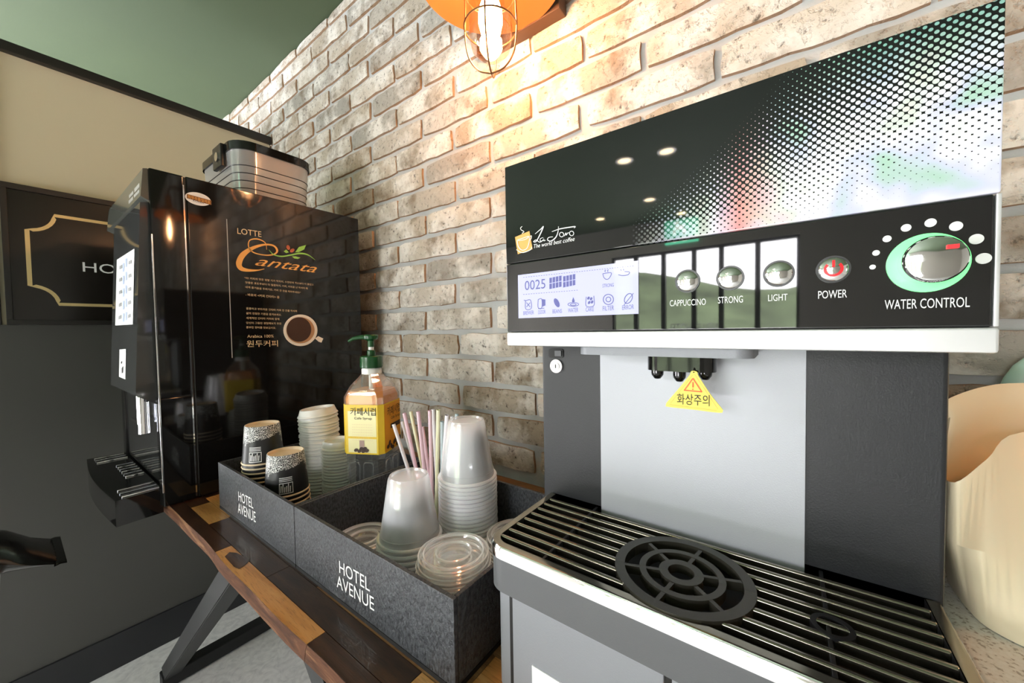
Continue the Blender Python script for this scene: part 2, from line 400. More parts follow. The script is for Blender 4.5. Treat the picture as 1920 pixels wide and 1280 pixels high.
def ell(c, rx, ry, n=32, a=0): return [(c[0]+rx*math.cos(2*PI*k/n)*math.cos(a)-ry*math.sin(2*PI*k/n)*math.sin(a), c[1]+rx*math.cos(2*PI*k/n)*math.sin(a)+ry*math.sin(2*PI*k/n)*math.cos(a)) for k in range(n)]
def rrect(x0, x1, y0, y1, r, n=6):
    o = []
    for cx, cy, a in ((x1-r,y1-r,0),(x0+r,y1-r,90),(x0+r,y0+r,180),(x1-r,y0+r,270)):
        for k in range(n+1): t = R(a+90*k/n); o.append((cx+r*math.cos(t), cy+r*math.sin(t)))
    return o
#==================================================================== SETTING
ZF = -1.10; ZC = 1.10; WY = .70; XP = -1.79
b = B().box(FX-.1, 2.5, FY-.1, .85, ZF-.05, ZF); struct('floor', b, FLOOR)
b = B().box(FX-.1, 2.5, FY-.1, .85, ZC, ZC+.05); struct('ceiling', b, GREEN)
wb = struct('wall_back', B().box(FX-.1, 2.5, WY+.010, .85, ZF, ZC), MORTAR)
# bricks: one mesh per variant, running bond
def brick_mesh(L, seed):
    r = random.Random(seed); nx, nz, H, D = 8, 3, .0535, .010; b = B(); G = []
    for j in range(nz+1):
        row = []
        for i in range(nx+1):
            ed = i in (0,nx) or j in (0,nz); cor = i in (0,nx) and j in (0,nz)
            x = -L/2+L*i/nx+(r.uniform(-.002,.002)); z = -H/2+H*j/nz+(r.uniform(-.0016,.0016))
            if cor: x *= .988; z *= .90
            y = -D+r.uniform(-.0012,.0012)+(.0025 if ed else 0)+(.0015 if cor else 0)
            row.append((x,y,z))
        G.append(row)
    vs = b.grid(G); bd = vs[0]+[vs[j][nx] for j in range(1,nz+1)]+vs[nz][:nx][::-1]+[vs[j][0] for j in range(nz-1,0,-1)]
    bk = [b.bm.verts.new((v.co.x*1.004, .004, v.co.z*1.02)) for v in bd]; n = len(bd)
    for k in range(n): b.bm.faces.new((bd[k],bk[k],bk[(k+1)%n],bd[(k+1)%n]))
    return finish(b.bm, BRICK, 55)
VAR = [brick_mesh(.2265+.004*(k%3-1), 30+k) for k in range(14)]
for me in VAR: me.name = 'brick'
CH = .0665; PH = (.028,.147); far = []
for k in range(-5, 18):
    zc = -.0367+CH*k
    if zc < -.36 or zc > ZC: continue
    for n in range(-13, 9):
        x0 = PH[k%2]+.24*n+rnd.uniform(-.006,.006); xc = x0+.12
        if xc < -2.65 or xc > 2.3: continue
        me = VAR[rnd.randrange(14)]
        top = zc+CH/2 > ZC
        p = (xc, WY+.010, zc+CAMZ)
        if -2.35 < xc < .62 and not (k < -3 and (-1.0 < xc < -.9)):
            o = bpy.data.objects.new('brick', me); C.objects.link(o); o.parent = wb
            o.location = Vector(p)-wb.location
            o.rotation_euler = (rnd.uniform(-.006,.006), rnd.uniform(-.008,.008), rnd.uniform(-.006,.006)+(PI if 0 else 0))
            if top: o.scale.z = .55; o.location.z -= .012
        else: far.append((me, p))
bm = bmesh.new()
for me, p in far:
    n0 = len(bm.verts); bm.from_mesh(me); bm.verts.ensure_lookup_table()
    for v in bm.verts[n0:]: v.co += Vector(p)-wb.location
me = finish(bm, BRICK, 55); o = bpy.data.objects.new('outer_bricks', me); C.objects.link(o); o.parent = wb; o['kind'] = 'stuff'
# partition on the left with a dark rail and skirting
wl = struct('wall_left', B().box(XP-.09, XP, -.32, WY, ZF, .82), CREAM)
obj('lower_panel', B().box(XP, XP+.006, -.32, WY, ZF+.10, .036), GREYW, wl)
struct('trim_1', B().box(XP-.10, XP+.016, -.33, WY+.004, .806, .836, .003), RAIL)
struct('trim_2', B().box(XP, XP+.012, -.028, -.004, .036, .806, .002), RAIL)
struct('baseboard_left', B().box(XP, XP+.014, -.32, WY, ZF, ZF+.115, .003), SKIRT)
# window walls behind the camera
def wall_open(name, segs, m=WHITEW):
    b = B()
    for s_ in segs: b.box(*s_)
    struct(name, b, m)
ZW = .83
wall_open('wall_front', [(FX-.1,-1.62,FY-.1,FY,ZF,ZC),(.09,2.5,FY-.1,FY,ZF,ZC),(-1.62,.09,FY-.1,FY,ZW,ZC),(-1.62,.09,FY-.1,FY,ZF,ZF+.12)])
wall_open('wall_far_left', [(FX-.1,FX,FY,-3.1,ZF,ZC),(FX-.1,FX,-.4,.85,ZF,ZC),(FX-.1,FX,-3.1,-.4,ZW,ZC),(FX-.1,FX,-3.1,-.4,ZF,ZF+.12)])
wall_open('wall_right', [(2.4,2.5,FY,.85,ZF,ZC)])
def window(n, a0, a1, side):
    def bx(b, u0, u1, z0, z1, d=.03):
        if side == 'y': b.box(u0,u1,FY-.07,FY-.07+d,z0,z1)
        else: b.box(FX-.07,FX-.07+d,u0,u1,z0,z1)
        return b
    b = B(); zb = ZF+.12; fw = .022
    for q in ((a0,a0+fw,zb,ZW),(a1-fw,a1,zb,ZW),(a0+fw,a1-fw,zb,zb+.04),(a0+fw,a1-fw,ZW-.03,ZW)): bx(b,*q,.05)
    o = struct('window_%d' % n, b, SATINB)
    obj('pane', bx(B(), a0+fw, a1-fw, zb+.04, ZW-.03, .006), PANE, o); return o
xs = (-1.62,-1.354,-1.06,-.763,-.518,-.22,.09); wn = 1
for a, c in zip(xs, xs[1:]):
    wo = window(wn, a, c, 'y'); wn += 1
    if wn == 4: text('window_lettering', 'HOTEL', WHITE, wo, (-.80,FY-.066,-.10), (-1.02,FY-.066,-.10), .10, (0,-1,0), off=.008)
    if wn == 5: text('window_lettering', 'AVENUE', WHITE, wo, (-.545,FY-.066,-.10), (-.74,FY-.066,-.10), .10, (0,-1,0), off=.008)
for k in range(4): window(wn, -3.1+.675*k, -3.1+.675*(k+1), 'x'); wn += 1
# hill outside
b = B(); rows = []
for j in range(7):
    rows.append([(-60+120*i/40, -22-4.5*j, ZF-2.4+j*j*.20*(1.50+math.sin(i*.55)*.25+math.sin(i*.21+1)*.25)+rnd.uniform(-.2,.2)) for i in range(41)])
b.grid(rows); struct('hillside', b, HILL)
b = B(); rows = []
for j in range(6):
    rows.append([(-24-5*j, -60+100*i/34, ZF-2.4+j*j*.16*(1.1+math.sin(i*.5)*.6)+rnd.uniform(-.2,.2)) for i in range(35)])
b.grid(rows); struct('hillside_left', b, HILL)
#==================================================================== TABLE
TZ = -.35; TX0, TX1, TY0, TY1 = -1.52, .094, .188, .694
tb = thing('live_edge_table', 'long table of dark and golden wood planks with wavy front edge and black steel legs', 'table', (-.70,.44,ZF))
def edge(x): return TY0+.0016*math.sin(x*13)+.0008*math.sin(x*31+1)
def plank(x0, x1, y0, y1, m, front=False):
    b = B(); n = max(2, int((x1-x0)/.03)); th = .034; g = .0004; T = []; Bt = []
    for k in range(n+1):
        x = x0+g+(x1-x0-2*g)*k/n
        ya = edge(x) if front else y0+g
        T.append([(x,ya,TZ),(x,y1-g,TZ)]); Bt.append([(x,ya+(.012 if front else 0),TZ-th),(x,y1-g,TZ-th)])
    rows = [[T[k][0],T[k][1],Bt[k][1],Bt[k][0]] for k in range(n+1)]
    vs = b.grid(rows, True); b.bm.faces.new(vs[0]); b.bm.faces.new(vs[-1][::-1])
    o = obj('plank', b, m, tb)
    if front:                                      # sapwood and bark lip along the wavy edge
        e = B(); rows = []
        for k in range(n+1):
            x = T[k][0][0]; y = T[k][0][1]
            rows.append([(x,y+.0002,TZ-.0012),(x,y-.0016,TZ-.006),(x,y-.0022+.0008*math.sin(x*47),TZ-.018),(x,y+.004,TZ-.031),(x,y+.012,TZ-.033)])
        e.grid(rows); obj('bark_edge', e, BARK, o)
Y = (TY0, .2105, .2420, .30, .36, .42, .48, .54, .62, TY1)
rowsx = [(-1.52,-1.12,-.739,-.433,-.12,TX1), (-1.52,-.969,-.856,-.60,-.30,TX1), (-1.52,-1.0,-.86,-.52,-.25,TX1)]
rowsm = [(WOODM,WOODD,WOODL,WOODD,WOODM), (WOODD,WOODL,WOODD,WOODD,WOODL), (WOODD,WOODL,WOODD,WOODM,WOODL)]
for r_ in range(len(Y)-1):
    if r_ < 3: xs_, ms = rowsx[r_], rowsm[r_]
    else:
        xs_ = [TX0]+sorted(-1.3+.33*k+rnd.uniform(-.05,.05) for k in range(4))+[TX1]; ms = [rnd.choice((WOODD,WOODM,WOODL,WOODM)) for _ in range(5)]
    for k in range(5): plank(xs_[k], xs_[k+1], Y[r_], Y[r_+1], ms[k], r_ == 0)
def bar(p, q, w_, name, parent, up=(0,1,0)):      # square steel tube
    p = Vector(p); q = Vector(q); d = (q-p).normalized(); n = Vector(up); s_ = d.cross(n).normalized()*w_/2; x = n*w_/2; b = B()
    b.grid([[p+s_+x,p-s_+x,p-s_-x,p+s_-x],[q+s_+x,q-s_+x,q-s_-x,q+s_-x]], True)
    vs = list(b.bm.verts); b.bm.faces.new(vs[:4]); b.bm.faces.new(vs[4:][::-1])
    bmesh.ops.bevel(b.bm, geom=list(b.bm.edges), offset=.002, segments=2, affect='EDGES'); return obj(name, b, BLKST, parent)
for xt, xb in ((-.775,-1.56), (-.55,.03)):        # splayed leg frames joined by a foot bar
    lg = obj('leg', B().box(xt-.06,xt+.06,.225,.665,TZ-.044,TZ-.0345,.001), BLKST, tb)
    bar((xt,.245,TZ-.044),(xb,.275,ZF+.044),.042,'upright',lg); bar((xt,.635,TZ-.044),(xb,.63,ZF+.044),.042,'upright',lg)
    bar((xb,.250,ZF+.024),(xb,.655,ZF+.024),.042,'foot_bar',lg,(1,0,0))
    obj('leveling_foot', B().lathe([(0,ZF),(.014,ZF),(.014,ZF+.004)],(xb,.262),16), GOLD, lg)
gp = [o for o in tb.children if o.name.startswith('plank') and o.data.materials[0] == WOODL][0]
flat('knot', [(400+x*560/1629., 840+y*560/1629.) for x, y in ((62,592),(88,568),(128,572),(165,590),(204,602),(186,628),(168,642),(140,660),(112,648),(96,630))], WOODD, gp, lambda q: on('z',TZ,*q), (0,0,.0005))
#==================================================================== COFFEE VENDING MACHINE (left)
VX0, VX1, VY0, VYD, VY1, VZ0, VZ1 = -1.43, -1.013, .178, .2324, .6255, -.349, .331
vm = thing('coffee_vending_machine', 'glossy black coffee vending machine with orange script logo on its side, on the table end', 'coffee machine', (-1.22,.42,TZ))
body = obj('body', B().box(VX0,VX1,VYD+.0018,VY1,VZ0,VZ1,.003), GLOSSB, vm)
obj('seam', B().box(VX0+.004,VX1-.002,VYD-.001,VYD+.003,VZ0+.003,VZ1-.003), SEAM, vm)
b = B().box(VX0,VX1,VY0,VYD,-.13,VZ1,.004); b.box(VX1-.030,VX1,VY0,VYD,VZ0,-.128,.003); b.box(VX0,VX0+.03,VY0,VYD,VZ0,-.128,.003); b.box(VX0+.028,VX1-.028,VY0+.004,VYD,VZ0,-.305,.003)
door = obj('door', b, GLOSSB, vm)
obj('trim_strip', B().box(VX1-.0015,VX1+.0012,VY0-.0005,VY0+.0022,VZ0+.03,.20,.0005), CHROME, door)
obj('trim_strip', B().box(VX1-.0005,VX1+.0010,VYD-.003,VYD-.0008,VZ0+.005,VZ1-.02), CHROME, door)
obj('dispensing_backplate', B().box(VX0+.03,VX1-.028,VY0+.004,VYD-.0012,-.305,-.131), STEEL, vm)
# wedge control panel
pz0, pz1 = -.118, .262; py = lambda z: .1485+(z+.0947)*.05
b = B().prism([(VY0,pz1+.003),(py(pz1),pz1),(py(pz0),pz0),(VY0,pz0-.022)], lambda p: (-1.318,p[0],p[1]), lambda p: (-1.026,p[0],p[1]))
pn = obj('control_panel', b, ACRYL, vm)
pnrm = Vector((0,-1,.05)).normalized()
def onp(x, y, off=.0008):
    d = ray(x,y); P0 = Vector((0,py(0),0)); t = P0.dot(pnrm)/d.dot(pnrm); return d*t+pnrm*off
def pquad(name, q, m, parent, off=.0008):
    b = B(); b.bm.faces.new([b.bm.verts.new(onp(*p,off)) for p in q]); return obj(name, b, m, parent)
st = pquad('button_sheet', [(220,487),(253,466),(250,608),(217,610)], PAPERW, pn)
blue = mat('pale_blue_print', (.42,.50,.80), .6); greyp = mat('grey_print', (.30,.30,.32), .6)
for k in range(5):
    for sd in (0, 1):
        cx, cy = (228+17.5*sd-.4*k), (500-9*sd+k*(23.5+1.6*sd)); pquad('button_print', [(cx-2.6,cy-1),(cx+2.6,cy-4),(cx+2.6,cy+3),(cx-2.6,cy+5)], greyp, st, .0014)
        cx = 233+5*sd; pquad('button_print', [(cx-1.3,cy-6),(cx+1.5,cy-7),(cx+1.3,cy+9),(cx-1.5,cy+10)], blue, st, .0014)
sl = pquad('coin_label', [(225,655),(237,654),(236,711),(224,706)], PAPERW, pn)
pquad('coin_slot', [(229.5,690),(232.5,686),(232.2,698),(229.8,700)], INKB, sl, .0014); pquad('coin_slot', [(228.4,678),(230.6,676.5),(230.6,681),(228.4,682)], INKB, sl, .0014)
# header sign above the panel
hd = obj('header', B().prism([(VY0,VZ1-.002),(.171,VZ1-.004),(.166,.272),(VY0,.266)], lambda p: (-1.42,p[0],p[1]), lambda p: (VX1-.004,p[0],p[1])), mat('grey_header_gloss', (.09,.095,.085), .12), vm)
for (xa, xb, z0, z1, s_) in ((-1.075,-1.03,.292,.300,'COFFEE'),(-1.075,-1.03,.281,.287,'MIX'),(-1.13,-1.09,.292,.299,'TEA'),(-1.13,-1.09,.280,.287,'SELF')):
    P0 = Vector((xa,.1665+(z0-.272)*.08-.0004,z0)); text('header_print', '|||'*3, WHITE, hd, P0, (xb,P0.y,z0), z1-z0, (0,-1,0))
# spouts in the recess
sp = obj('spout', B().lathe([(0,-.205),(.009,-.205),(.009,-.128)],(-1.085,.166),16), CHROME, vm)
obj('spout', B().lathe([(0,-.190),(.007,-.190),(.007,-.128)],(-1.120,.168),16), CHROME, vm)
obj('spout_bar', B().box(-1.20,-1.12,.163,.169,-.192,-.186,.001), CHROME, vm)
# drip tray with bowed front
b = B(); n = 18; poly = [(VX1-.012, VY0+.002)]+[(VX1-.006-(VX1-.006-VX0)*k/n, .112-.010*math.sin(PI*k/n)) for k in range(n+1)]+[(VX0+.004,VY0+.002)]
b.prism(poly, lambda p: (p[0],p[1],-.362), lambda p: (p[0],p[1],-.312)); bmesh.ops.bevel(b.bm, geom=[e for e in b.bm.edges if abs(e.verts[0].co.z-e.verts[1].co.z) > .01 and e.calc_face_angle(0) > .6], offset=.008, segments=4, affect='EDGES')
tr = obj('drip_tray', b, GLOSSB, vm, angle=30)
for k in range(17):
    x = VX1-.018-.0235*k
    if k in (3,4,5,12,13): continue
    y0 = .122 if (k < 3 or k > 13) else .146
    obj('grille_bar', B().box(x-.0035,x+.0035,y0,VY0-.002,-.313,-.3085,.0012), CHROME if k%2 == 0 else STEEL, tr)
# bean hopper on top
hx0, hx1, hy0, hy1, hz0, hz1 = -1.34, -1.068, .343, .528, VZ1, .452
prof = rrect(hx0, hx1, hy0, hy1, .045); b = B(); rows = []
for k, (z, s_) in enumerate(((hz0+.001,.93),(hz0+.03,.945),(hz0+.06,.965),(hz0+.09,.985),(hz1,1.0))):
    rows.append([((p[0]-(hx0+hx1)/2)*s_+(hx0+hx1)/2, (p[1]-(hy0+hy1)/2)*s_+(hy0+hy1)/2, z) for p in prof])
b.grid(rows, True); hop = obj('bean_hopper', b, SMOKE, vm, angle=60)
for k in range(5):
    z = hz0+.012+.018*k; s_ = .936+.012*k
    obj('hopper_rib', B().tube([((p[0]-(hx0+hx1)/2)*s_+(hx0+hx1)/2, (p[1]-(hy0+hy1)/2)*s_+(hy0+hy1)/2, z) for p in prof], .0011, 6, True), SATINB, hop)
b = B(); pl = rrect(hx0-.004,hx1+.004,hy0-.004,hy1+.004,.048); b.prism(pl, lambda p: (p[0],p[1],hz1), lambda p: (p[0],p[1],hz1+.020)); obj('hopper_lid', b, GLOSSB, hop)
obj('hopper_fill', B().prism(rrect(hx0+.02,hx1-.02,hy0+.02,hy1-.02,.035), lambda p: (p[0],p[1],hz0+.002), lambda p: (p[0],p[1],hz0+.055)), mat('roasted_beans', (.16,.075,.03), .5, bump=1, bscale=120), hop)
lt = obj('latch', B().box(-1.19,-1.13,hy0-.012,hy0-.002,hz1-.034,hz1+.022,.003), SATINB, hop)
obj('lock', B().ring((-1.155,hz1-.008),.0,.011,hy0-.0145,hy0-.012,20,ax='y'), CHROME, lt)
# prints on the side
SX = VX1
fx = lambda p: on('x',SX,*p); OFF = (.0006,0,0); sheet = obj('print_edge', B().box(SX-.0004,SX+.0004,.3030,.3042,-.054,.2576), mat('sheet_edge_white', (.5,.5,.5), .5), body)
stk = flat('oval_sticker', ell((371,373),25,11.5,36,R(15)), PAPERW, body, fx, OFF)
flat('sticker_band', [(350,363.5),(396,376),(396,384.5),(350,371.5)], mat('brown_band', (.20,.07,.01), .5), stk, fx, (.001,0,0))
tpx('최우수품질제품', ORANGEP, stk, 'x', SX, (352,371.5), (394,383), 6.5, off=.0014)
tpx('KOREA', INKB, stk, 'x', SX, (362,377.5), (382,382.5), 3.5, off=.0012)
tpx('LOTTE', GOLDP, body, 'x', SX, (445,438), (490,444.5), 11)
# script logo: capital drawn with a pen, then slanted letters
def cr(p): return (400+p[0]/4., 380+p[1]/4.)
fcr = lambda p: fx(cr(p))
stroke('logo_capital', [(400,352),(388,300),(330,272),(272,282),(264,330),(300,372),(380,392),(450,388),(478,360),(450,322),(380,315),(290,342),(220,392),(192,450),(205,490),(255,506),(330,506),(382,496)], [3,6,9,9,7,8,8,10,16,12,14,26,44,46,34,22,10,4], ORANGEP, body, fcr, OFF)
tpx('antata', ORANGEP, body, 'x', SX, cr((312,468)), cr((778,527)), 14.5, 'logo_lettering', .55)
stroke('logo_stem', [(415,352),(450,388),(510,402),(580,392),(650,380),(710,392),(764,430)], [2,7,10,10,12,9,1], GREENP, body, fcr, (.0008,0,0))
for q in ([(612,372),(640,332),(694,316),(680,350),(640,370)], [(526,365),(545,350),(566,372),(545,378)], [(588,402),(615,402),(652,412),(632,422),(605,418)]): flat('logo_leaf', q, GREENP, body, fcr, (.0009,0,0))
for c_, a in (((560,336),R(70)),((590,358),R(-30))): flat('logo_bean', ell(c_,19,13,20,a), REDB, body, fcr, (.001,0,0))
GP = GOLDP
lines = [("“아! 커피의 맛은 정말 기가 막히지, 수천번의 키스보다 더 즐겁고",(232,572),(750,622),17),("맛좋은 포도주보다 더 달콤하지. 커피, 커피를 난 마셔야 해",(240,606),(706,650),17),("내게 즐거움을 주려거든, 커피 한 잔을 따라주세요!”",(240,640),(655,682),17),("- 바흐의 <커피 칸타타> 중",(242,698),(495,718),20),
 ("훌륭하고 부드러운 칸타타 커피 한 잔을 마시며",(246,800),(626,820),17),("삶의 진정한 기쁨을 즐겨보세요.",(246,836),(510,848),17),("세계적인 칸타타 커피와 함께",(246,872),(494,880),17),("당신이 그동안 경험해보지 못한",(246,908),(510,914),17),("풍부한 향미를 맛보십시오.",(246,942),(468,946),17),
 ("Arabica 100%",(254,1012),(452,1010),22),("원두커피",(250,1082),(484,1078),50)]
for s_, a, c_, h in lines: tpx(s_, GP, body, 'x', SX, cr(a), cr(c_), h/4)
cupc = cr((652,956)); mug = flat('cup_print_rim', ell(cupc,32,29.5,40), CREAMP, body, fx, OFF)
flat('cup_print_handle', [cr((762,1018)),cr((785,1000)),cr((824,1018)),cr((810,1048)),cr((790,1042))], CREAMP, mug, fx, (.0005,0,0))
flat('cup_print_foam', ell((cupc[0],cupc[1]),26.5,24.5,40), mat('foam_print', (.50,.28,.14), .5), mug, fx, (.0012,0,0))
flat('cup_print_coffee', ell((cupc[0]-3,cupc[1]-1.5),23,23,40), COFFEE, mug, fx, (.0018,0,0))
#==================================================================== SIGN ON THE PARTITION
SXP = XP+.006
sg = thing('wall_sign', 'black rectangular sign board with notched gold border and white lettering on the partition', 'sign', (XP+.006,.32,.036))
obj('board', B().box(SXP,SXP+.012,.004,.655,.036,.437,.001), BOARD, sg)
b = B()
for q in ((.004,.655,.421,.437),(.004,.655,.036,.050),(.004,.016,.05,.421),(.643,.655,.05,.421)): b.box(SXP+.012,SXP+.018,q[0],q[1],q[2],q[3],.001)
obj('frame', b, RAIL, sg)
gy0, gy1, gz0, gz1, nt = .048, .607, .098, .363, .052; pts = []
for cx, cz, a0 in ((gy1,gz1,270),(gy0,gz1,0),(gy0,gz0,90),(gy1,gz0,180)):
    arc = [(cx+nt*math.cos(R(a0-0-90*k/8)), cz+nt*math.sin(R(a0-90*k/8))) for k in range(9)]
    pts.append(arc)
path = []
for k in range(4):
    cx, cz = ((gy1,gz1),(gy1,gz0),(gy0,gz0),(gy0,gz1))[k]; a0 = (180,90,0,270)[k]
    path += [(cx+nt*math.cos(R(a0+90*j/8)), cz+nt*math.sin(R(a0+90*j/8))) for j in range(9)]
b = B(); n = len(path); L_, R_ = [], []
for k in range(n):
    d = (Vector(path[(k+1)%n])-Vector(path[k-1])).normalized(); q = Vector((-d.y,d.x))*.0045
    L_.append((SXP+.0135,path[k][0]+q.x,path[k][1]+q.y)); R_.append((SXP+.0135,path[k][0]-q.x,path[k][1]-q.y))
b.grid([L_,R_], True); obj('gold_border', b, GOLD, sg)
text('lettering', 'HOTEL AVENUE', WHITE, sg, (SXP+.0125,.151,.202), (SXP+.0125,.505,.202), .030, (1,0,0))
#==================================================================== ORGANIZER BOXES
BY0, BY1, BZ1 = .2445, .492, -.2566
def tray_box(x0, x1, label):
    t = thing('organizer_box', label, 'box', ((x0+x1)/2,(BY0+BY1)/2,TZ), 'lettered organizer boxes on the table')
    th = .0055; b = B()
    obj('base', B().box(x0,x1,BY0,BY1,TZ,TZ+.005), SEAM, t)
    for q in ((x0,x1,BY0,BY0+th),(x0,x1,BY1-th,BY1),(x0,x0+th,BY0+th,BY1-th),(x1-th,x1,BY0+th,BY1-th)): obj('side_panel', B().box(*q,TZ+.005,BZ1,.0012), LEATHER, t)
    return t
bx1 = tray_box(-.9195,-.588,'grained black lettered box holding printed paper cups and white lids')
bx2 = tray_box(-.5865,-.2545,'grained black lettered box holding clear plastic cups and straws')
def lett(t, l1, l2): 
    for s_, a, c_, h in (l1, l2): tpx(s_, WHITE, t, 'y', BY0, a, c_, h)
k6 = 560/1629.
def q6(x, y): return (400+x*k6, 840+y*k6)
lett(bx1, ('HOTEL', q6(140,285), q6(220,330), 50*k6), ('AVENUE', q6(137,350), q6(234,405), 52*k6))
lett(bx2, ('HOTEL', q6(690,678), q6(856,782), 66*k6), ('AVENUE', q6(676,755), q6(880,888), 66*k6))
BF = TZ+.005                    # box floor
# paper cups, upside down
cup = thing('paper_cup', 'black paper cup with white line drawing, top of the taller paper cup stack', 'cup', (0,0,0), 'printed paper cups')
obj('wall', B().lathe([(.0350,.003),(.0292,.0705),(.0286,.0720)], n=40), CUPP, cup, (0,0,0))
obj('rolled_rim', B().lathe([(.0350,.0036),(.0360,.0034),(.0366,.0020),(.0360,.0006),(.0350,.0002)], n=40), CREAMPAPER, cup, (0,0,0))
obj('base_disc', B().lathe([(.0286,.0720),(.0275,.0720),(.0268,.0665),(0,.0665)], n=40), CREAMPAPER, cup, (0,0,0))
def cupstack(x, y, n, ztop, rz, la, lb, first):
    for k in range(n):
        z = ztop-.0720-k*.0085
        if z < BF: break
        if k == 0 and first: cup.location = (x,y,z+CAMZ); cup.rotation_euler = (0,0,rz); o = cup; cup['label'] = la
        else: o = dup(cup, (x+rnd.uniform(-.0008,.0008),y+rnd.uniform(-.0008,.0008),z), (0,0,rz+k*1.3), la if k == 0 else lb, 'printed paper cups')
    return o
cupstack(-.826,.2925,12,-.176,0,'black paper cup with white line drawing, on top beside the vending machine','black paper cup showing only its rim, nested under the taller printed cup',True)
cupstack(-.727,.2935,8,-.2125,2.1,'black paper cup with white line drawing, on top of the shorter paper cup stack','black paper cup showing only its rim, nested under the shorter printed cup',False)
# stamp print on the two top cups
def stamp(x, y, z, ang):
    b = B(); rr = lambda zz: .0350-(zz-.003)*.0859+.0006
    def P(a, zz): return (x+rr(zz)*math.cos(a), y+rr(zz)*math.sin(a), z+zz)
    for (a0, a1, z0, z1) in ((0,.62,.007,.0082),(0,.62,.0245,.0257),(0,.03,.007,.0257),(.59,.62,.007,.0257)):
        b.grid([[P(ang+a0+(a1-a0)*k/8,z0) for k in range(9)],[P(ang+a0+(a1-a0)*k/8,z1) for k in range(9)]])
    for k in range(6): b.grid([[P(ang+.06+.08*k,.0095),P(ang+.10+.08*k,.0095)],[P(ang+.08+.08*k,.021+.003*math.sin(k*2)),P(ang+.12+.08*k,.021+.003*math.sin(k*2))]])
    for k in range(3): b.grid([[P(ang+j*.075,.0280+.0028*k) for j in range(9)],[P(ang+j*.075,.0292+.0028*k) for j in range(9)]])
    return b
obj('stamp_print', stamp(-.826,.2925,-.176-.0720,-1.05), WHITE, cup)
c2 = [o for o in C.objects if o.name.startswith('paper_cup') and 'shorter paper cup stack' in o['label']][0]
o = obj('stamp_print', stamp(-.727,.2935,-.2125-.0720,-.75), WHITE, c2); c2.rotation_euler = (0,0,0)
# white coffee lids
def lidmesh(Rr):
    k = Rr/.04
    return B().lathe([(Rr,0),(Rr+.0012,.0015),(Rr,.004),(Rr*.965,.0045),(Rr*.955,.0068),(Rr*.90,.0125),(Rr*.87,.0165),(Rr*.80,.0165),(Rr*.77,.0115),(Rr*.3,.0110),(0,.0115)], n=40)
def lidstack(name, Rr, x, y, ztop, pitch, label, group, lean):
    ld = tag(obj(name, lidmesh(Rr), LIDW, None, (0,0,0)), label, 'lid', group); n = int((ztop-.0165-BF)/pitch)
    for k in range(n+1):
        z = BF+k*pitch; o = ld if k == 0 else ld.copy()
        if k: C.objects.link(o)
        f = k/max(1,n); o['label'] = label if k < n else label.replace('white plastic coffee lid in', 'topmost white plastic coffee lid of')
        o.location = (x+lean[0]*f*f+rnd.uniform(-.0006,.0006), y+lean[1]*f*f+rnd.uniform(-.0006,.0006), z+CAMZ); o.rotation_euler = (lean[2]*f, lean[3]*f, rnd.uniform(0,6))
lidstack('lid', .039, -.818, .400, -.160, .0066, 'white plastic coffee lid in the tall leaning stack', 'tall stack of white lids', (-.006,.0,.0,-.09))
lidstack('lid', .0315, -.7445, .400, -.2145, .0060, 'white plastic coffee lid in the short narrow stack beside the syrup bottle', 'short stack of white lids', (0,0,0,0))
# clear cups, upside down
def clearcup():
    return B().lathe([(.0465,.0005),(.0470,.0022),(.0458,.0038),(.0432,.0040),(.0426,.012),(.0415,.0125),(.0295,.088),(.0275,.0925),(.0245,.0925),(.0235,.0895),(.012,.0900),(0,.0905)], n=40)
cc = None
def ccstack(x, y, ztop, n, pitch, la, lb, group):
    global cc
    for k in range(n):
        z = ztop-.0925-k*pitch
        if z < BF: break
        if cc is None: cc = o = tag(obj('plastic_cup', clearcup(), CLEARC, None, (0,0,0), 60), la, 'cup', group); obj('rolled_rim', B().lathe([(.0432,.0040),(.0462,.0042),(.0474,.0024),(.0466,.0003),(.0452,.0003)], n=40), CLEARR, cc, (0,0,0))
        else: o = dup(cc, (0,0,0), (0,0,0), la if k == 0 else lb, group)
        o.location = (x+rnd.uniform(-.0006,.0006), y+rnd.uniform(-.0006,.0006), z+CAMZ); o.rotation_euler = (0,0,rnd.uniform(0,6))
ccstack(-.4475,.345,-.2105,5,.0085,'clear plastic cup upside down, on top of the low cup stack','clear plastic cup nested below the top one in the low cup stack','low stack of clear cups')
ccstack(-.4147,.436,-.143,17,.0062,'clear plastic cup upside down, on top of the tall cup stack','clear plastic cup rim in the tall stack behind the clear lids','tall stack of clear cups')
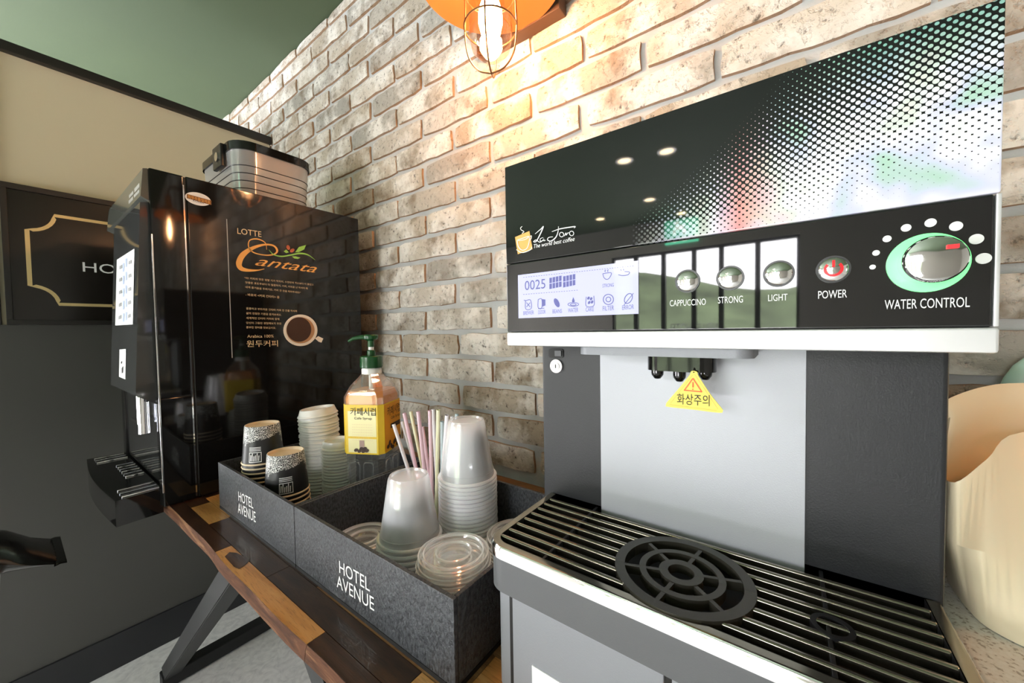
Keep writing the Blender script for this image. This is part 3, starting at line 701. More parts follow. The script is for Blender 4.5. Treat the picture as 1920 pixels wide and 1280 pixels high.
# clear lids
def clid():
    Rr = .046; return B().lathe([(Rr,0),(Rr+.001,.002),(Rr,.005),(Rr*.95,.0065),(Rr*.945,.013),(Rr*.90,.0155),(Rr*.84,.0155),(Rr*.80,.011),(Rr*.50,.0105),(Rr*.46,.0135),(Rr*.34,.0135),(Rr*.30,.011),(0,.011)], n=44)
cl = None
for (x, y, n, pit, la, g) in ((-.3365,.3255,7,.0086,'clear flat plastic lid in the stack beside the coffee machine','stacked clear lids'),(-.3115,.428,5,.0088,'clear flat plastic lid in the pile behind, half hidden by the drip tray','clear lids in the back corner'),(-.532,.322,2,.009,'clear flat plastic lid lying alone in the empty corner of the box','clear lids in the empty corner')):
    for k in range(n):
        if cl is None:
            cl = o = tag(obj('lid', clid(), CLEARL, None, (0,0,0), 60), la, 'lid', g)
            for r0_, z_ in ((.0466,.0008),(.0438,.0125),(.0376,.0140),(.0222,.0128)): obj('moulded_ring', B().lathe([(r0_-.0012,z_),(r0_,z_+.0014),(r0_+.0006,z_+.0028),(r0_-.0010,z_+.0034)], n=44), CLEARR, cl, (0,0,0))
        else: o = dup(cl, (0,0,0), (0,0,0), la if k < n-1 else 'uppermost '+la, g)
        o.location = (x+rnd.uniform(-.001,.001), y+rnd.uniform(-.001,.001), BF+k*pit+CAMZ); o.rotation_euler = (0,0,rnd.uniform(0,6))
# straws
SM = [mat('pink_straw', (.88,.60,.68), .35), mat('white_straw', (.90,.86,.90), .35), mat('yellow_straw', (.88,.85,.58), .35), mat('blue_straw', (.70,.83,.90), .35)]
SN = ['pink','white','yellow','pale blue']
tips = [(738,795,.425,1),(754,790,.43,1),(758,774,.435,0),(770,771,.44,2),(784,771,.425,0),(806,769,.45,0),(812,767,.455,1),(822,768,.462,2),(838,778,.43,1),(848,780,.435,1),(857,776,.46,3),(792,800,.42,0),(829,790,.425,3)]
tips.sort()
for i, (px_, py_, yy, m) in enumerate(tips):
    yy = (.430,.455)[i%2] if px_ < 840 else .470
    P = on('y',yy,px_,py_); Q = Vector((-.538+.0085*(i//2)+.003*(i%2), (.446,.458)[i%2], BF+.002)); d = (Q-P).normalized()
    s_ = B().tube([P,P+(Q-P)*.5,Q], .0034, 10, caps=False); s_.tube([Q,P+(Q-P)*.5,P], .0029, 10, caps=False)
    tag(obj('drinking_straw', s_, SM[m]), f'{SN[m]} plastic drinking straw standing behind the clear cups', 'straw', f'{SN[m]} straws in the box')
#==================================================================== SYRUP BOTTLE
bt = thing('syrup_bottle', 'syrup bottle with yellow label and dark green pump against the brick wall', 'bottle', (-.668,.432,BF), rz=R(27.3))
def octo(s_, ch=.25): a = s_; c_ = a*(1-ch); return [(a,-c_),(a,c_),(c_,a),(-c_,a),(-a,c_),(-a,-c_),(-c_,-a),(c_,-a)]
def loft(secs): 
    b = B(); b.grid([[(p[0],p[1],z) for p in octo(s_,c_)] for z, s_, c_ in secs], True); return b
H0 = -.345-BF*0; bz = lambda z: z-BF
bo = obj('bottle_body', loft([(0,.036,.3),(.004,.041,.25),(.02,.0415,.22),(.022,.0395,.22),(.10,.0395,.22),(.103,.041,.2),(bz(-.125),.041,.2),(bz(-.105),.034,.35),(bz(-.088),.021,.5),(bz(-.079),.0155,.58),(bz(-.073),.0155,.58)]), PET, bt, (0,0,0), 25)
obj('syrup', loft([(bz(-.232),.0385,.22),(bz(-.128),.0385,.2),(bz(-.114),.0355,.3)]), SYRUP, bo, (0,0,0), 25)
o = obj('syrup_surface', loft([(bz(-.1141),.0355,.3),(bz(-.1139),.034,.3),(bz(-.1138),.001,.3)]), SYRUP, bo, (0,0,0))
lab = obj('label', loft([(bz(-.2325),.0417,.21),(bz(-.138),.0417,.21)]), LABELY, bt, (0,0,0), 25)
zl0, zl1 = bz(-.2325), bz(-.138); F_ = -.0421
def lq(name, x0, x1, z0, z1, m, side=0, d=0):
    b = B(); P = (lambda x, z: (x,F_-d,z)) if side == 0 else (lambda x, z: (-F_+d,x,z))
    b.bm.faces.new([b.bm.verts.new(P(*q)) for q in ((x0,z0),(x1,z0),(x1,z1),(x0,z1))]); return obj(name, b, m, lab, (0,0,0))
lq('label_patch', -.028,.030,zl0+.034,zl1-.012, LABELW); lq('label_patch', -.028,.030,zl0+.003,zl0+.030, LABELW)
def ltext(s_, x0, x1, z, h, m, side=0):
    me = text_mesh(s_); xs_ = [v.co.x for v in me.vertices]; ys_ = [v.co.y for v in me.vertices]
    X0, X1, Y0, Y1 = min(xs_), max(xs_), min(ys_), max(ys_)
    for v in me.vertices:
        x = x0+(v.co.x-X0)/(X1-X0)*(x1-x0); zz = z+(v.co.y-Y0)/(Y1-Y0)*h
        v.co = (x,F_-.0008,zz) if side == 0 else (-F_+.0008,x,zz)
    me.materials.clear(); me.materials.append(m); o = bpy.data.objects.new('label_lettering', me); C.objects.link(o); o.parent = lab
ltext('카페시럽', -.022,.030,zl1-.020,.015,INKB); ltext('Cafe Syrup', -.014,.022,zl1-.029,.006,COFFEE)
for k in range(7): ltext('||||||||||||', -.018,.022,zl1-.038-.005*k,.0012,GOLDP)
for x, z in ((-.012,.008),(-.005,.0065),(.003,.0062),(.010,.0075),(-.001,.011),(.006,.0115)): 
    b = B(); b.bm.faces.new([b.bm.verts.new((p[0],F_-.0008,p[1])) for p in ell((x,zl0+z),.0045,.0032,14,.4)]); obj('bean_print', b, COFFEE, lab, (0,0,0))
lq('glass_print', -.005,.005,zl0+.012,zl0+.027, mat('iced_coffee_print', (.45,.30,.25), .5), 0, .0004)
lq('label_patch', -.032,.032,zl0+.002,zl1-.002, LABELO, 1)
ltext('카페시럽', -.022,.030,zl1-.026,.018,INKB,1); ltext('Cafe Syrup', -.008,.028,zl1-.036,.007,INKB,1)
lq('label_band', -.010,.030,zl1-.052,zl1-.043, COFFEE, 1, .0005)
for k in range(9): 
    b = B(); b.bm.faces.new([b.bm.verts.new((-F_+.0008,p[0],p[1])) for p in ell((-.022+.0062*k,zl0+.010+.006*math.sin(k*1.7)),.0055,.004,14,k)]); obj('bean_print', b, COFFEE, lab, (0,0,0))
for sd in (0, 1):
    for u in (-.018, .010):
        pts_ = [(u-.010+p[0]*.0, 0) for p in ()] or rrect(u-.009,u+.011,.012,.096,.006,4)
        obj('moulded_rib', B().tube([(q[0],-.0402,q[1]) if sd == 0 else (.0402,q[0],q[1]) for q in pts_], .0013, 6, True), PET, bo, (0,0,0))
obj('neck_ring', B().lathe([(.0165,bz(-.084)),(.0190,bz(-.083)),(.0190,bz(-.074)),(.0170,bz(-.071))],n=28), LIDW, bt, (0,0,0))
cp = obj('pump_collar', B().lathe([(.0205,bz(-.071)),(.0215,bz(-.069)),(.0212,bz(-.050)),(.0190,bz(-.0475)),(.008,bz(-.047)),(.008,bz(-.038)),(.0062,bz(-.036)),(0,bz(-.036))],n=24), PUMPG, bt, (0,0,0), 50)
obj('pump_stem', B().lathe([(.0052,bz(-.038)),(.0052,bz(-.026))],n=16), LIDW, bt, (0,0,0))
b = B().lathe([(0,bz(-.030)),(.0062,bz(-.030)),(.0062,bz(-.018)),(.0135,bz(-.014)),(.0145,bz(-.008)),(.012,bz(-.0055)),(0,bz(-.0055))],n=24)
ph = obj('pump_head', b, PUMPG, bt, (0,0,0)); ang = R(-165)
dx, dy = math.cos(ang-R(27.3)*0), math.sin(ang)
obj('pump_spout', B().tube([(0,0,bz(-.0105)),(dx*.020,dy*.020,bz(-.0105)),(dx*.034,dy*.034,bz(-.013)),(dx*.043,dy*.043,bz(-.0185))],[.0052,.0046,.0036,.003],10), PUMPG, ph, (0,0,0))
obj('dip_tube', B().tube([(0,0,bz(-.074)),(0,0,bz(-.12))],.0062,10), LIDW, bt, (0,0,0))
#==================================================================== COFFEE MACHINE (right)
MX0, MX1 = -.238, .0908; HY = .3145; CYF = .3927; TRZ = -.2011
cm = thing('coffee_machine', 'wide coffee dispenser with black glass control panel, silver column and slatted drip tray', 'coffee machine', (-.073,.46,TZ))
hd = obj('head', B().box(MX0+.001,MX1-.001,HY+.004,.655,-.0165,.1680,.003), SATINB, cm)
# upper panel: origin at the lower right front corner so the print grows from there
def plate(name, x0, x1, z0, z1, m, y0=HY, d=.0045, bev=.0012, parent=None, origin=None):
    b = B().box(x0,x1,y0,y0+d,z0,z1,bev)
    if origin is None: return obj(name, b, m, parent or cm)
    for v in b.bm.verts: v.co -= Vector(origin)
    o = obj(name, b, m, parent or cm, (0,0,0)); o.location = Vector(origin)+Vector((0,0,CAMZ))-parent_world(parent or cm); return o
up = plate('upper_front_panel', MX0, MX1, .0684, .1690, HALF, origin=(MX1-.0015,HY,.0690))
lo = plate('lower_front_panel', MX0, MX1-.0022, -.0025, .0680, PANELG)
obj('edge_trim', B().box(MX1-.0018,MX1+.0002,HY,HY+.008,-.0025,.0680,.0004), ALU, cm)
obj('silver_strip', B().box(MX0,MX1+.0006,HY-.0008,HY+.010,-.0170,-.0028,.0018), ALU, cm)
# display
ds = obj('display', B().box(-.2226,-.1000,HY-.0006,HY+.0004,.0115,.0556), LCD, lo)
k1 = 480/1920.
def q1(x, y): return (920+x*k1, 400+y*k1)
def l1(s_, a, c_, h, m=LCDB, parent=ds): return tpx(s_, m, parent, 'y', HY-.0006, q1(*a), q1(*c_), h*k1, off=.0004)
l1('0025',(258,577),(412,562),70); l1('BREWER',(247,762),(325,756),28); l1('DOOR',(360,755),(413,750),28); l1('BEANS',(466,750),(536,746),30); l1('WATER',(582,744),(658,738),32); l1('CAKE',(714,737),(775,733),32); l1('FILTER',(842,730),(926,724),34); l1('ERROR',(988,724),(1075,716),34); l1('STRONG',(840,556),(925,548),26)
fy = lambda p: on('y',HY-.0006,*q1(*p)); OY = (0,-.0004,0)
for k in range(4):
    for sgn in (0, 1):
        x0 = (442+24*k) if sgn == 0 else (545+24*k); y0 = 484-5*k-(12 if sgn else 0)
        for r_ in (0, 1): flat('display_bar', [(x0,y0+r_*44),(x0+19,y0-3+r_*44),(x0+19,y0+36+r_*44),(x0,y0+40+r_*44)], LCDB, ds, fy, OY)
def icon(pts, wd=5): stroke('display_icon', pts, [wd,wd], LCDB, ds, fy, OY)
icon([(262,655),(300,650),(305,712),(265,716),(262,655)]); icon([(270,668),(298,702)]); icon([(298,668),(270,702)]); icon([(250,650),(268,655)])
icon([(358,645),(358,706),(384,708),(384,642),(358,645)]); flat('display_icon', [(388,642),(412,646),(412,690),(388,700)], LCDB, ds, fy, OY); icon([(358,714),(404,710)])
flat('display_icon', ell((497,670),18,36,24,R(-25)), LCDB, ds, fy, OY)
flat('display_icon', [(621,626),(632,655),(628,670),(614,670),(611,655)], LCDB, ds, fy, OY); icon(ell((621,682),40,14,20)+[(661,682)]); icon(ell((621,684),22,7,16)+[(643,684)])
icon([(718,625),(718,694),(775,690),(775,618)]); 
for c_ in ((735,635),(755,640),(740,668),(762,664)): flat('display_icon', ell(c_,9,13,14,.5), LCDB, ds, fy, OY)
icon(ell((884,645),38,38,26)+[(922,645)],6); icon(ell((884,645),18,18,20)+[(902,645)],6)
icon(ell((1034,638),26,40,22,R(30))+[(1034+26*math.cos(R(30)),638+26*math.sin(R(30)))],6); icon([(1000,688),(1072,598)],5)
icon([(842,452),(850,480),(868,494),(890,486),(905,446),(842,452)]); icon([(862,442),(858,430),(866,424)]); icon([(882,440),(878,428),(886,422)]); icon([(958,460),(990,466),(1030,460),(1042,440),(1005,436)]); icon([(980,430),(976,418)]); icon([(1000,428),(996,416)])
b = B()
for k in range(44):
    x = 246+k*19; 
    b.bm.faces.new([b.bm.verts.new(Vector(fy(p))+Vector(OY)) for p in ((x,482-k*1.98-4),(x+9,481-k*1.98-4),(x+9,485-k*1.98-4),(x,486-k*1.98-4))])
for k in range(22):
    x = 246+k*19; b.bm.faces.new([b.bm.verts.new(Vector(fy(p))+Vector(OY)) for p in ((x,606-k*1.5),(x+9,605-k*1.5),(x+9,609-k*1.5),(x,610-k*1.5))])
obj('display_dotted_frame', b, LCDB, ds)
# logo
lg = flat('logo_square', [(184,178),(292,132),(316,268),(205,306)], ORANGEP, up, lambda p: on('y',HY,*q1(*p)), (0,-.0004,0))
fl = lambda p: on('y',HY,*q1(*p)); OL = (0,-.0008,0)
def pen(pts, wd, m=CREAMP, nm='logo_drawing'): stroke(nm, pts, wd if isinstance(wd, list) else [wd,wd], m, lg, fl, OL)
pen([(202,200),(240,188),(290,172),(262,196),(202,206)],5); pen([(202,202),(212,250),(240,276),(275,262),(292,215),(294,176)],6); pen([(292,180),(308,168),(306,190),(290,210)],5); pen([(196,272),(240,294),(300,274),(312,252)],6); pen([(238,152),(252,138),(232,124),(228,110),(240,98)],5)
pen([(336,155),(380,118),(398,100),(378,150),(345,210),(325,212),(345,200),(372,216),(408,196)],[3,7,8,8,7,5,5,5,3],WHITE,'logo_lettering')
pen([(395,182),(375,192),(378,210),(398,198),(400,184),(402,206),(415,202)],[4,5,5,5,5,5,3],WHITE,'logo_lettering')
pen([(462,138),(520,118),(600,104),(636,100),(628,112)],[3,7,8,7,3],WHITE,'logo_lettering'); pen([(512,98),(508,140),(490,182),(455,208),(430,200),(438,182),(470,176)],[3,6,8,7,6,5,3],WHITE,'logo_lettering')
for cx in (535, 610): pen(ell((cx,160-(cx-535)*.12),16,17,14)+[(cx+16,160-(cx-535)*.12)],[5,5],WHITE,'logo_lettering')
pen([(556,172),(568,146),(570,164),(582,146),(590,148)],[4,5,5,4,3],WHITE,'logo_lettering')
tpx('The world best coffee', WHITE, lg, 'y', HY, q1(326,262), q1(632,206), 30*k1, 'logo_lettering', .25, off=.0006)
# buttons
for i, (px_, py_, rr) in enumerate(((1289,527,.0081),(1369,521,.0081),(1460,513,.0081),(1562,505,.0078))):
    P = on('y',HY,px_,py_); c_ = (P.x,P.z)
    bt_ = obj('button', B().ring(c_,rr*.96,rr*1.10,HY-.0012,HY+.001,40,ax='y'), SATINB, cm)
    b = B(); rows = []
    for k in range(9): a = PI/2*k/8; rows.append([(c_[0]+rr*math.cos(a)*math.cos(2*PI*j/36), HY-.0004-.0030*math.sin(a), c_[1]+rr*math.cos(a)*math.sin(2*PI*j/36)) for j in range(36)])
    b.grid(rows, True); obj('chrome_dome', b, CHROME, bt_)
    if i == 3:
        b = B(); n = 20; r0, r1 = rr*.44, rr*.62
        yy = lambda r_: HY-.0006-.0030*math.sqrt(max(0,1-(r_/rr)**2))
        b.grid([[(c_[0]+r_*math.cos(R(135+270*k/n)), yy(r_)-.0002, c_[1]+r_*math.sin(R(135+270*k/n))) for k in range(n+1)] for r_ in (r0,r1)])
        b.grid([[(c_[0]-rr*.09,yy(rr*.15)-.0003,c_[1]+rr*.15),(c_[0]+rr*.09,yy(rr*.15)-.0003,c_[1]+rr*.15)],[(c_[0]-rr*.09,yy(rr*.7)-.0003,c_[1]+rr*.7),(c_[0]+rr*.09,yy(rr*.7)-.0003,c_[1]+rr*.7)]])
        obj('power_symbol', b, REDL, bt_)
k2 = 520/1849.
def q2(x, y): return (1400+x*k2, 360+y*k2)
for s_, a, c_, h in (('CAPPUCCINO',q1(1345,697),q1(1615,686),46*k1),('STRONG',q1(1706,676),q1(1892,668),50*k1),('LIGHT',q2(143,728),q2(272,722),44*k2),('POWER',q2(476,712),q2(668,702),52*k2),('WATER CONTROL',q2(918,782),q2(1485,766),62*k2)):
    tpx(s_, WHITE, lo, 'y', HY, a, c_, h)
# water knob
P = on('y',HY,1737,493); kc = (P.x,P.z); kr = .0166
kn = obj('knob_ring', B().ring(kc,.009,kr,HY-.0014,HY+.001,56,ax='y'), GLOW, cm)
P = on('y',HY-.012,1757,487); kc2 = (kc[0],kc[1]); 
b = B(); pr = [(.0122,HY-.001),(.0122,HY-.0135),(.0126,HY-.0150),(.0116,HY-.0175),(.008,HY-.0183),(0,HY-.0185)]
b.grid([[(kc[0]+max(r_,1e-5)*math.cos(2*PI*j/44), y_, kc[1]+max(r_,1e-5)*math.sin(2*PI*j/44)) for j in range(44)] for r_, y_ in pr], True)
kb = obj('knob', b, CHROME, cm)
obj('knob_mark', B().box(kc[0]+.0035,kc[0]+.0078,HY-.0192,HY-.0180,kc[1]+.0046,kc[1]+.0066), REDL, kb)
for (x, y, s_) in ((839,500,22),(862,406,26),(935,312,31),(1062,239,36),(1225,205,42),(1395,228,48),(1530,314,53),(1578,443,57)):
    P = on('y',HY,*q2(x,y)); rr = (on('y',HY,*q2(x+s_,y)).x-P.x); obj('level_dot', B().ring((P.x,P.z),0,rr*.98,HY-.0005,HY+.0002,24,ax='y'), WHITE, kn)
# column with lighter centre panel
obj('column', B().box(-.2445,.0928,CYF,.655,TRZ-.01,-.0165,.004), CHARC, cm)
obj('column_centre', B().box(-.1674,.0131,CYF-.0015,CYF+.004,TRZ-.008,-.0165,.0006), SILVERP, cm)
obj('nozzle_plate', B().prism(rrect(-.1615,-.0195,.322,CYF-.002,.012), lambda p: (p[0],p[1],-.0245), lambda p: (p[0],p[1],-.0165)), GREYP, cm)
nb = obj('nozzle_block', B().prism(rrect(-.1062,-.0490,.350,.378,.012), lambda p: (p[0],p[1],-.0395), lambda p: (p[0],p[1],-.0240)), GLOSSB, cm)
for x, r_, zb in ((-.0978,.0055,-.0485),(-.0785,.0055,-.0500),(-.0575,.0056,-.0470)): obj('nozzle', B().lathe([(0,zb),(r_*.5,zb+.0006),(r_*.95,zb+.004),(r_,zb+.006),(r_,-.038)],(x,.362),20), GLOSSB, nb)
P = on('y',CYF,1044,686); lk = obj('key_lock', B().ring((P.x,P.z),.0048,.0082,CYF-.0022,CYF+.001,28,ax='y'), CHROME, cm)
obj('lock_core', B().ring((P.x,P.z),0,.0046,CYF-.0030,CYF+.001,24,ax='y'), ALU, lk); obj('key_slot', B().box(P.x-.0006,P.x+.0006,CYF-.0034,CYF-.003,P.z-.0022,P.z+.0022), INKB, lk)
P = on('y',CYF,1043,662); b = B(); b.prism(rrect(P.x-.010,P.x+.010,P.z-.0055,P.z+.0055,.003), lambda p: (p[0],CYF-.0012,p[1]), lambda p: (p[0],CYF+.001,p[1])); o = obj('switch_recess', b, SEAM, cm)
obj('switch_key', B().box(P.x-.001,P.x+.008,CYF-.0026,CYF-.0012,P.z-.0035,P.z+.0035,.0005), DARKG, o)
# warning tag hanging from the nozzle block
wt = thing('warning_tag', 'yellow triangular warning tag with red exclamation mark hanging from the nozzles', 'tag', (-.068,.345,-.079))
TY = .3465
def q9(x, y): return (1180+x*220/1877., 640+y*150/1280.)
ft = lambda p: on('y',TY,*q9(*p))
tri = smooth([(1032,468,0),(1085,490,0),(1110,560,0),(1300,850,0),(1480,1075,0),(1490,1115,0),(1440,1140,0),(1020,1090,0),(620,1045,0),(588,1010,0),(610,960,0),(800,740,0),(960,540,0),(985,480,0),(1032,468,0)], 5)[:-1]
b = B(); b.prism([(p.x,p.y) for p in tri], lambda p: ft(p), lambda p: Vector(ft(p))+Vector((0,.0012,0))); tg = obj('tag_plate', b, YELLOW, wt)
def ts(pts, wd, m): stroke('tag_print', pts, [wd,wd], m, tg, ft, (0,-.0004,0))
for a, c_ in (((1017,590),(880,780)),((872,778),(1165,806)),((1160,806),(1017,586))): ts([a,c_],18,REDP)
ts([(1018,650),(1018,735)],22,REDP); flat('tag_print', ell((1016,764),12,11,12), REDP, tg, ft, (0,-.0004,0))
for a, c_ in (((1024,520),(660,985)),((640,1010),(1400,1105)),((1420,1080),(1040,520))): ts([a,c_],6,ORANGEP)
text('tag_lettering', '화상주의', INKB, tg, ft((765,1000)), ft((1285,1035)), .0095, (0,-1,0))
b = B().tube([ft((1030,500)),Vector(ft((1030,470)))+Vector((0,.006,.004)),(-.0675,.356,-.038)],.0008,6); obj('tag_loop', b, INKB, wt)
# base cabinet
CF = .2705
obj('base_body', B().box(-.2245,.0880,CF+.004,.655,TZ+.001,-.2445,.006), GREYP, cm)
obj('base_gap', B().box(-.2075,.0800,CF+.0005,CF+.006,TZ+.004,-.2425), SEAM, cm)
dr = obj('cabinet_door', B().box(-.2035,-.0690,CF-.0012,CF+.004,TZ+.006,-.2468,.0015), GREYP, cm)
obj('cabinet_door', B().box(-.0640,.0780,CF-.0012,CF+.004,TZ+.006,-.2468,.0015), GREYP, cm)
obj('door_label', B().box(-.1815,-.125,CF-.0022,CF-.001,-.345,-.2995), PAPERW, dr)
# tray housing: band, chrome lip, slats, round grate
TX0_, TX1_, TYF, TYB = -.2345, .0912, .2645, CYF
def tray_poly(g, r_): 
    x0, x1, y0, y1 = TX0_+g, TX1_-g, TYF+g, TYB-.001; o = []
    for cx, cy, a in ((x0+r_,y0+r_,180),(x1-r_,y0+r_,270)):
        for k in range(9): t = R(a+90*k/8); o.append((cx+r_*math.cos(t),cy+r_*math.sin(t)))
    return o+[(x1,y1),(x0,y1)]
b = B(); po, pi_ = tray_poly(.001,.022), tray_poly(.012,.013)
rows = [[(p[0],p[1],z) for p in q] for q, z in ((po,-.2440),(po,-.2125))]; vs = b.grid(rows, True); b.bm.faces.new(vs[0][::-1]); obj('tray_band', b, DARKG, cm)
b = B(); b.grid([[(p[0],p[1],z) for p in q] for q, z in ((tray_poly(.0008,.022),-.2130),(tray_poly(-.0006,.0235),-.2120),(tray_poly(-.0006,.0235),-.2045),(tray_poly(.0015,.0215),-.2013))], True); obj('chrome_lip', b, CHROME, cm)
b = B(); b.grid([[(p[0],p[1],z) for p in q] for q, z in ((tray_poly(.0015,.0215),-.2013),(tray_poly(.003,.020),-.2008),(tray_poly(.0085,.0145),-.2011),(tray_poly(.0095,.0135),-.215))], True); rim = obj('tray_rim', b, BRONZE, cm)
b = B(); vs = b.grid([[(p[0],p[1],-.2290) for p in tray_poly(.009,.014)],[(p[0],p[1],-.2012) for p in tray_poly(.0092,.014)]], True); b.bm.faces.new(vs[0]); obj('tray_well', b, SEAM, cm)
gc = (-.0685,.3203); gr = .0520
for k in range(10):
    y = .2695+.01345*k
    if y > TYB-.003: break
    segs = [(TX0_+.0085,TX1_-.0085)]
    dd = abs(y-gc[1])
    if dd < gr-.002:
        hw = math.sqrt((gr-.002)**2-dd*dd); segs = [(segs[0][0],gc[0]-hw),(gc[0]+hw,segs[0][1])]
    for x0, x1 in segs:
        if y < .28: x0 = max(x0,TX0_+.016); x1 = min(x1,TX1_-.016)
        if k == 0: continue
        obj('slat', B().box(x0,x1,y-.0021,y+.0021,-.2085,-.2008,.0016,3), BRONZE, rim)
for x in (-.1722, .0235):
    obj('cross_bar', B().box(x-.0013,x+.0013,.272,TYB-.001,-.2085,-.2022,.0004), SATINB, rim)
gt = obj('round_grate', B().ring(gc,gr*.845,gr,-.2080,-.1995,72), GRATE, cm)
obj('grate_ring', B().ring(gc,gr*.52,gr*.62,-.2075,-.2000,56), GRATE, gt); obj('grate_ring', B().ring(gc,gr*.19,gr*.32,-.2070,-.1997,44), GRATE, gt)
for k in range(6):
    a = R(20+60*k); 
    for r0, r1, da in ((gr*.31,gr*.53,0),(gr*.61,gr*.86,0)):
        b = B(); d = Vector((math.cos(a),math.sin(a),0)); n = Vector((-d.y,d.x,0))*.0016; c_ = Vector((gc[0],gc[1],0))
        q = [c_+d*r0+n,c_+d*r1+n,c_+d*r1-n,c_+d*r0-n]; b.prism(q, lambda p: (p.x,p.y,-.2072), lambda p: (p.x,p.y,-.2002)); obj('spoke', b, GRATE, gt)
b = B().ring((.0255,.3195),.0085,.0118,-.2085,-.2003,36); obj('drain_ring', b, SATINB, rim)
#==================================================================== RIGHT SIDE: counter, cream bin
ct = thing('side_counter', 'pale counter with white speckled top beside the coffee machine', 'counter', (.40,.49,ZF))
obj('cabinet', B().box(.105,.72,.30,.692,ZF,-.245,.004), LIDW, ct); obj('worktop', B().box(.098,.73,.285,.695,-.245,-.222,.004), STONE, ct)
def interp(pts, n):
    return smooth(pts, n)
base = interp([(.112,.470,-.2215),(.1135,.435,-.2215),(.121,.412,-.2215),(.150,.398,-.2215),(.23,.388,-.2215),(.34,.40,-.2215),(.42,.45,-.2215)],5)
mid = interp([(.100,.455,-.165),(.1005,.418,-.165),(.116,.412,-.165),(.152,.420,-.165),(.24,.43,-.165),(.36,.44,-.165),(.45,.47,-.165)],5)
nr = interp([(.0965,.440,-.118),(.098,.402,-.115),(.124,.443,-.105),(.164,.516,-.095),(.25,.55,-.092),(.37,.54,-.092),(.46,.50,-.095)],5)
ni = [Vector((p.x+.002,p.y+.008,p.z-.003)) for p in nr]
fli = interp([(.103,.475,-.150),(.108,.470,-.150),(.140,.53,-.150),(.18,.575,-.150),(.26,.60,-.150),(.37,.59,-.150),(.45,.53,-.150)],5)
fi = interp([(.112,.485,-.085),(.120,.492,-.080),(.155,.557,-.074),(.190,.601,-.072),(.27,.635,-.072),(.38,.625,-.072),(.47,.56,-.075)],5)
fr = interp([(.108,.472,-.070),(.114,.480,-.064),(.153,.557,-.062),(.190,.606,-.062),(.27,.645,-.062),(.39,.635,-.062),(.48,.565,-.066)],5)
fo = [Vector((p.x-.004,p.y+.012,p.z-.008)) for p in fr]
fb = [Vector((p.x,p.y+.010,-.2215)) for p in fr]
b = B(); b.grid([base,mid,nr,ni,fli,fi,fr,fo,fb]); bin_ = tag(obj('storage_bin', b, TUB, angle=70), 'smooth cream plastic bin with sloping front beside the coffee machine', 'bin')
P = on('y',.668,1912,726)
tag(obj('cleaning_cloth', B().sphere((.222,.676,-.1295),.02,(1.6,.7,4.6),24), MINT), 'pale mint rolled cloth standing behind the cream bin', 'cloth')
#==================================================================== WALL LAMP
def wall_lamp(LX, LY, label):
    wlmp = thing('wall_lamp', label, 'lamp', (LX,LY,.46), 'caged wall lamps')
    obj('mount_plate', B().box(LX-.150,LX+.069,.672,WY+.002,.634,.86,.003), PLATE, wlmp)
    obj('arm', B().tube([(LX,.674,.80),(LX,.60,.80),(LX,.555,.79),(LX,LY,.765),(LX,LY,.72)],.010,12), BRASSW, wlmp)
    sh = obj('shade', B().lathe([(.134,.636),(.1345,.638),(.12,.648),(.06,.672),(.034,.690),(.032,.74),(0,.742),(0,.735),(.029,.732),(.031,.688),(.058,.668),(.118,.645),(.134,.636)],(LX,LY),64), COPPER, wlmp)
    obj('socket', B().lathe([(0,.62),(.022,.62),(.026,.64),(.026,.735)],(LX,LY),24), BRASSW, wlmp)
    obj('glass_jar', B().lathe([(.037,.655),(.039,.62),(.039,.53),(.034,.507),(.02,.494),(0,.490)],(LX,LY),32), BULBG, wlmp)
    obj('bulb', B().lathe([(.010,.622),(.012,.60),(.021,.575),(.022,.555),(.016,.530),(.006,.516),(0,.513)],(LX,LY),24), BULB, wlmp)
    cage = obj('cage_ring', B().tube([(LX+.0475*math.cos(2*PI*k/40),LY+.0475*math.sin(2*PI*k/40),.545) for k in range(40)],.0016,8,True), BRASSW, wlmp)
    obj('cage_ring', B().tube([(LX+.0455*math.cos(2*PI*k/40),LY+.0455*math.sin(2*PI*k/40),.605) for k in range(40)],.0016,8,True), BRASSW, wlmp)
    for k in range(4):
        a = R(28+90*k); d = Vector((math.cos(a),math.sin(a),0)); c_ = Vector((LX,LY,0))
        obj('cage_wire', B().tube(smooth([c_+d*.034+Vector((0,0,.665)),c_+d*.0450+Vector((0,0,.64)),c_+d*.0465+Vector((0,0,.58)),c_+d*.0475+Vector((0,0,.535)),c_+d*.041+Vector((0,0,.497)),c_+d*.024+Vector((0,0,.473)),c_+d*.001+Vector((0,0,.465))],6),.0016,8), BRASSW, wlmp)
wall_lamp(-.435, .54, 'caged bulb wall lamp with round copper shade between the two coffee machines')
wall_lamp(.62, .54, 'caged bulb wall lamp with round copper shade above the speckled counter')
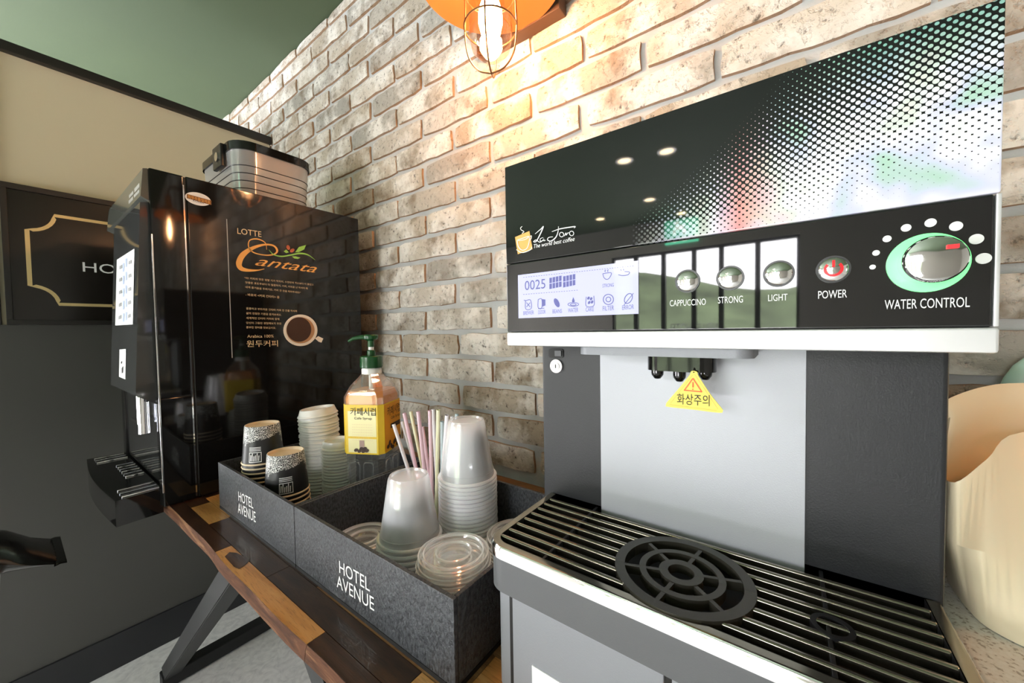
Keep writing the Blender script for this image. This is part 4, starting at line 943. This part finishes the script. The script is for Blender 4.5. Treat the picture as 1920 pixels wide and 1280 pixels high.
#==================================================================== CEILING DOWNLIGHTS AND EXIT SIGN (seen in the black glass)
for i, (x, y, la) in enumerate(((-.864,-1.806,'round recessed downlight reflected in the panel, pair nearer the table'),(-.608,-1.842,'round recessed downlight reflected in the panel, pair nearer the table'),(-.965,-2.718,'round recessed downlight alone in the middle of the ceiling'),(-1.538,-2.998,'round recessed downlight near the left window corner'),(-.84,-3.35,'round recessed downlight right above the exit sign'))):
    t = thing('downlight', la, 'lamp', (x,y,ZC-.006), 'ceiling downlights')
    obj('trim_ring', B().ring((x,y),.040,.055,ZC-.006,ZC,32), ALU, t); obj('diffuser', B().ring((x,y),0,.040,ZC-.003,ZC,32), DOWN, t)
ex = thing('exit_sign', 'green lit exit sign with running figure above the window', 'sign', (-.872,FY+.02,.90))
obj('housing', B().box(-1.03,-.715,FY,FY+.03,.89,1.07,.004), EXITG, ex)
b = B(); 
for q in ((-.93,-.89,1.02,1.05),(-.93,-.84,.96,1.01),(-.95,-.92,.91,.96),(-.86,-.82,.91,.955)): b.box(q[0],q[1],FY+.030,FY+.032,q[2],q[3])
obj('figure', b, EXITW, ex)
#==================================================================== FOIL BAG ON A SIDE STAND (left edge)
sd = thing('side_stand', 'small white stand carrying a black foil bag by the dark partition', 'stand', (-1.27,-.26,ZF))
obj('top', B().box(-1.45,-1.09,-.46,-.022,-.462,-.440,.004), LIDW, sd)
for x in (-1.42,-1.12):
    for y in (-.43,-.06): obj('leg', B().box(x-.015,x+.015,y-.015,y+.015,ZF,-.462), LIDW, sd)
b = B(); rows = []
for k in range(13):
    f = k/12; y = -.30+f*.345; wv = .085*(1-.10*f); hgt = .095*math.sin(min(1,(f+.02)*1.0)*PI)**.6*(1 if f < .9 else .7)+.004 if f < .97 else .004
    zc = -.438+hgt/2*1.0 if f < .8 else -.438+hgt/2-.006*(f-.8)*10*0
    rows.append([(-1.2+wv*math.cos(a)*(1 if abs(math.cos(a)) < .9 else 1.0), y, zc+.5*hgt*math.sin(a)) for a in [2*PI*j/20 for j in range(20)]])
vs = b.grid(rows, True); b.bm.faces.new(vs[0][::-1]); b.bm.faces.new(vs[-1])
bag = thing('coffee_bag', 'black foil coffee bag lying on the small white stand', 'bag', (-1.2,-.13,-.440))
bo_ = obj('pouch', b, FOIL, bag)
rows = [[(-1.2-.078+.156*j/16, y, -.436+.0018*(j%2)+dz) for j in range(17)] for y, dz in ((.040,.0),(.048,.002),(.056,.0))]
b = B(); b.grid(rows); b.grid([[(x,y,z-.002) for x,y,z in r_] for r_ in rows]); obj('sealed_edge', b, FOIL, bag)
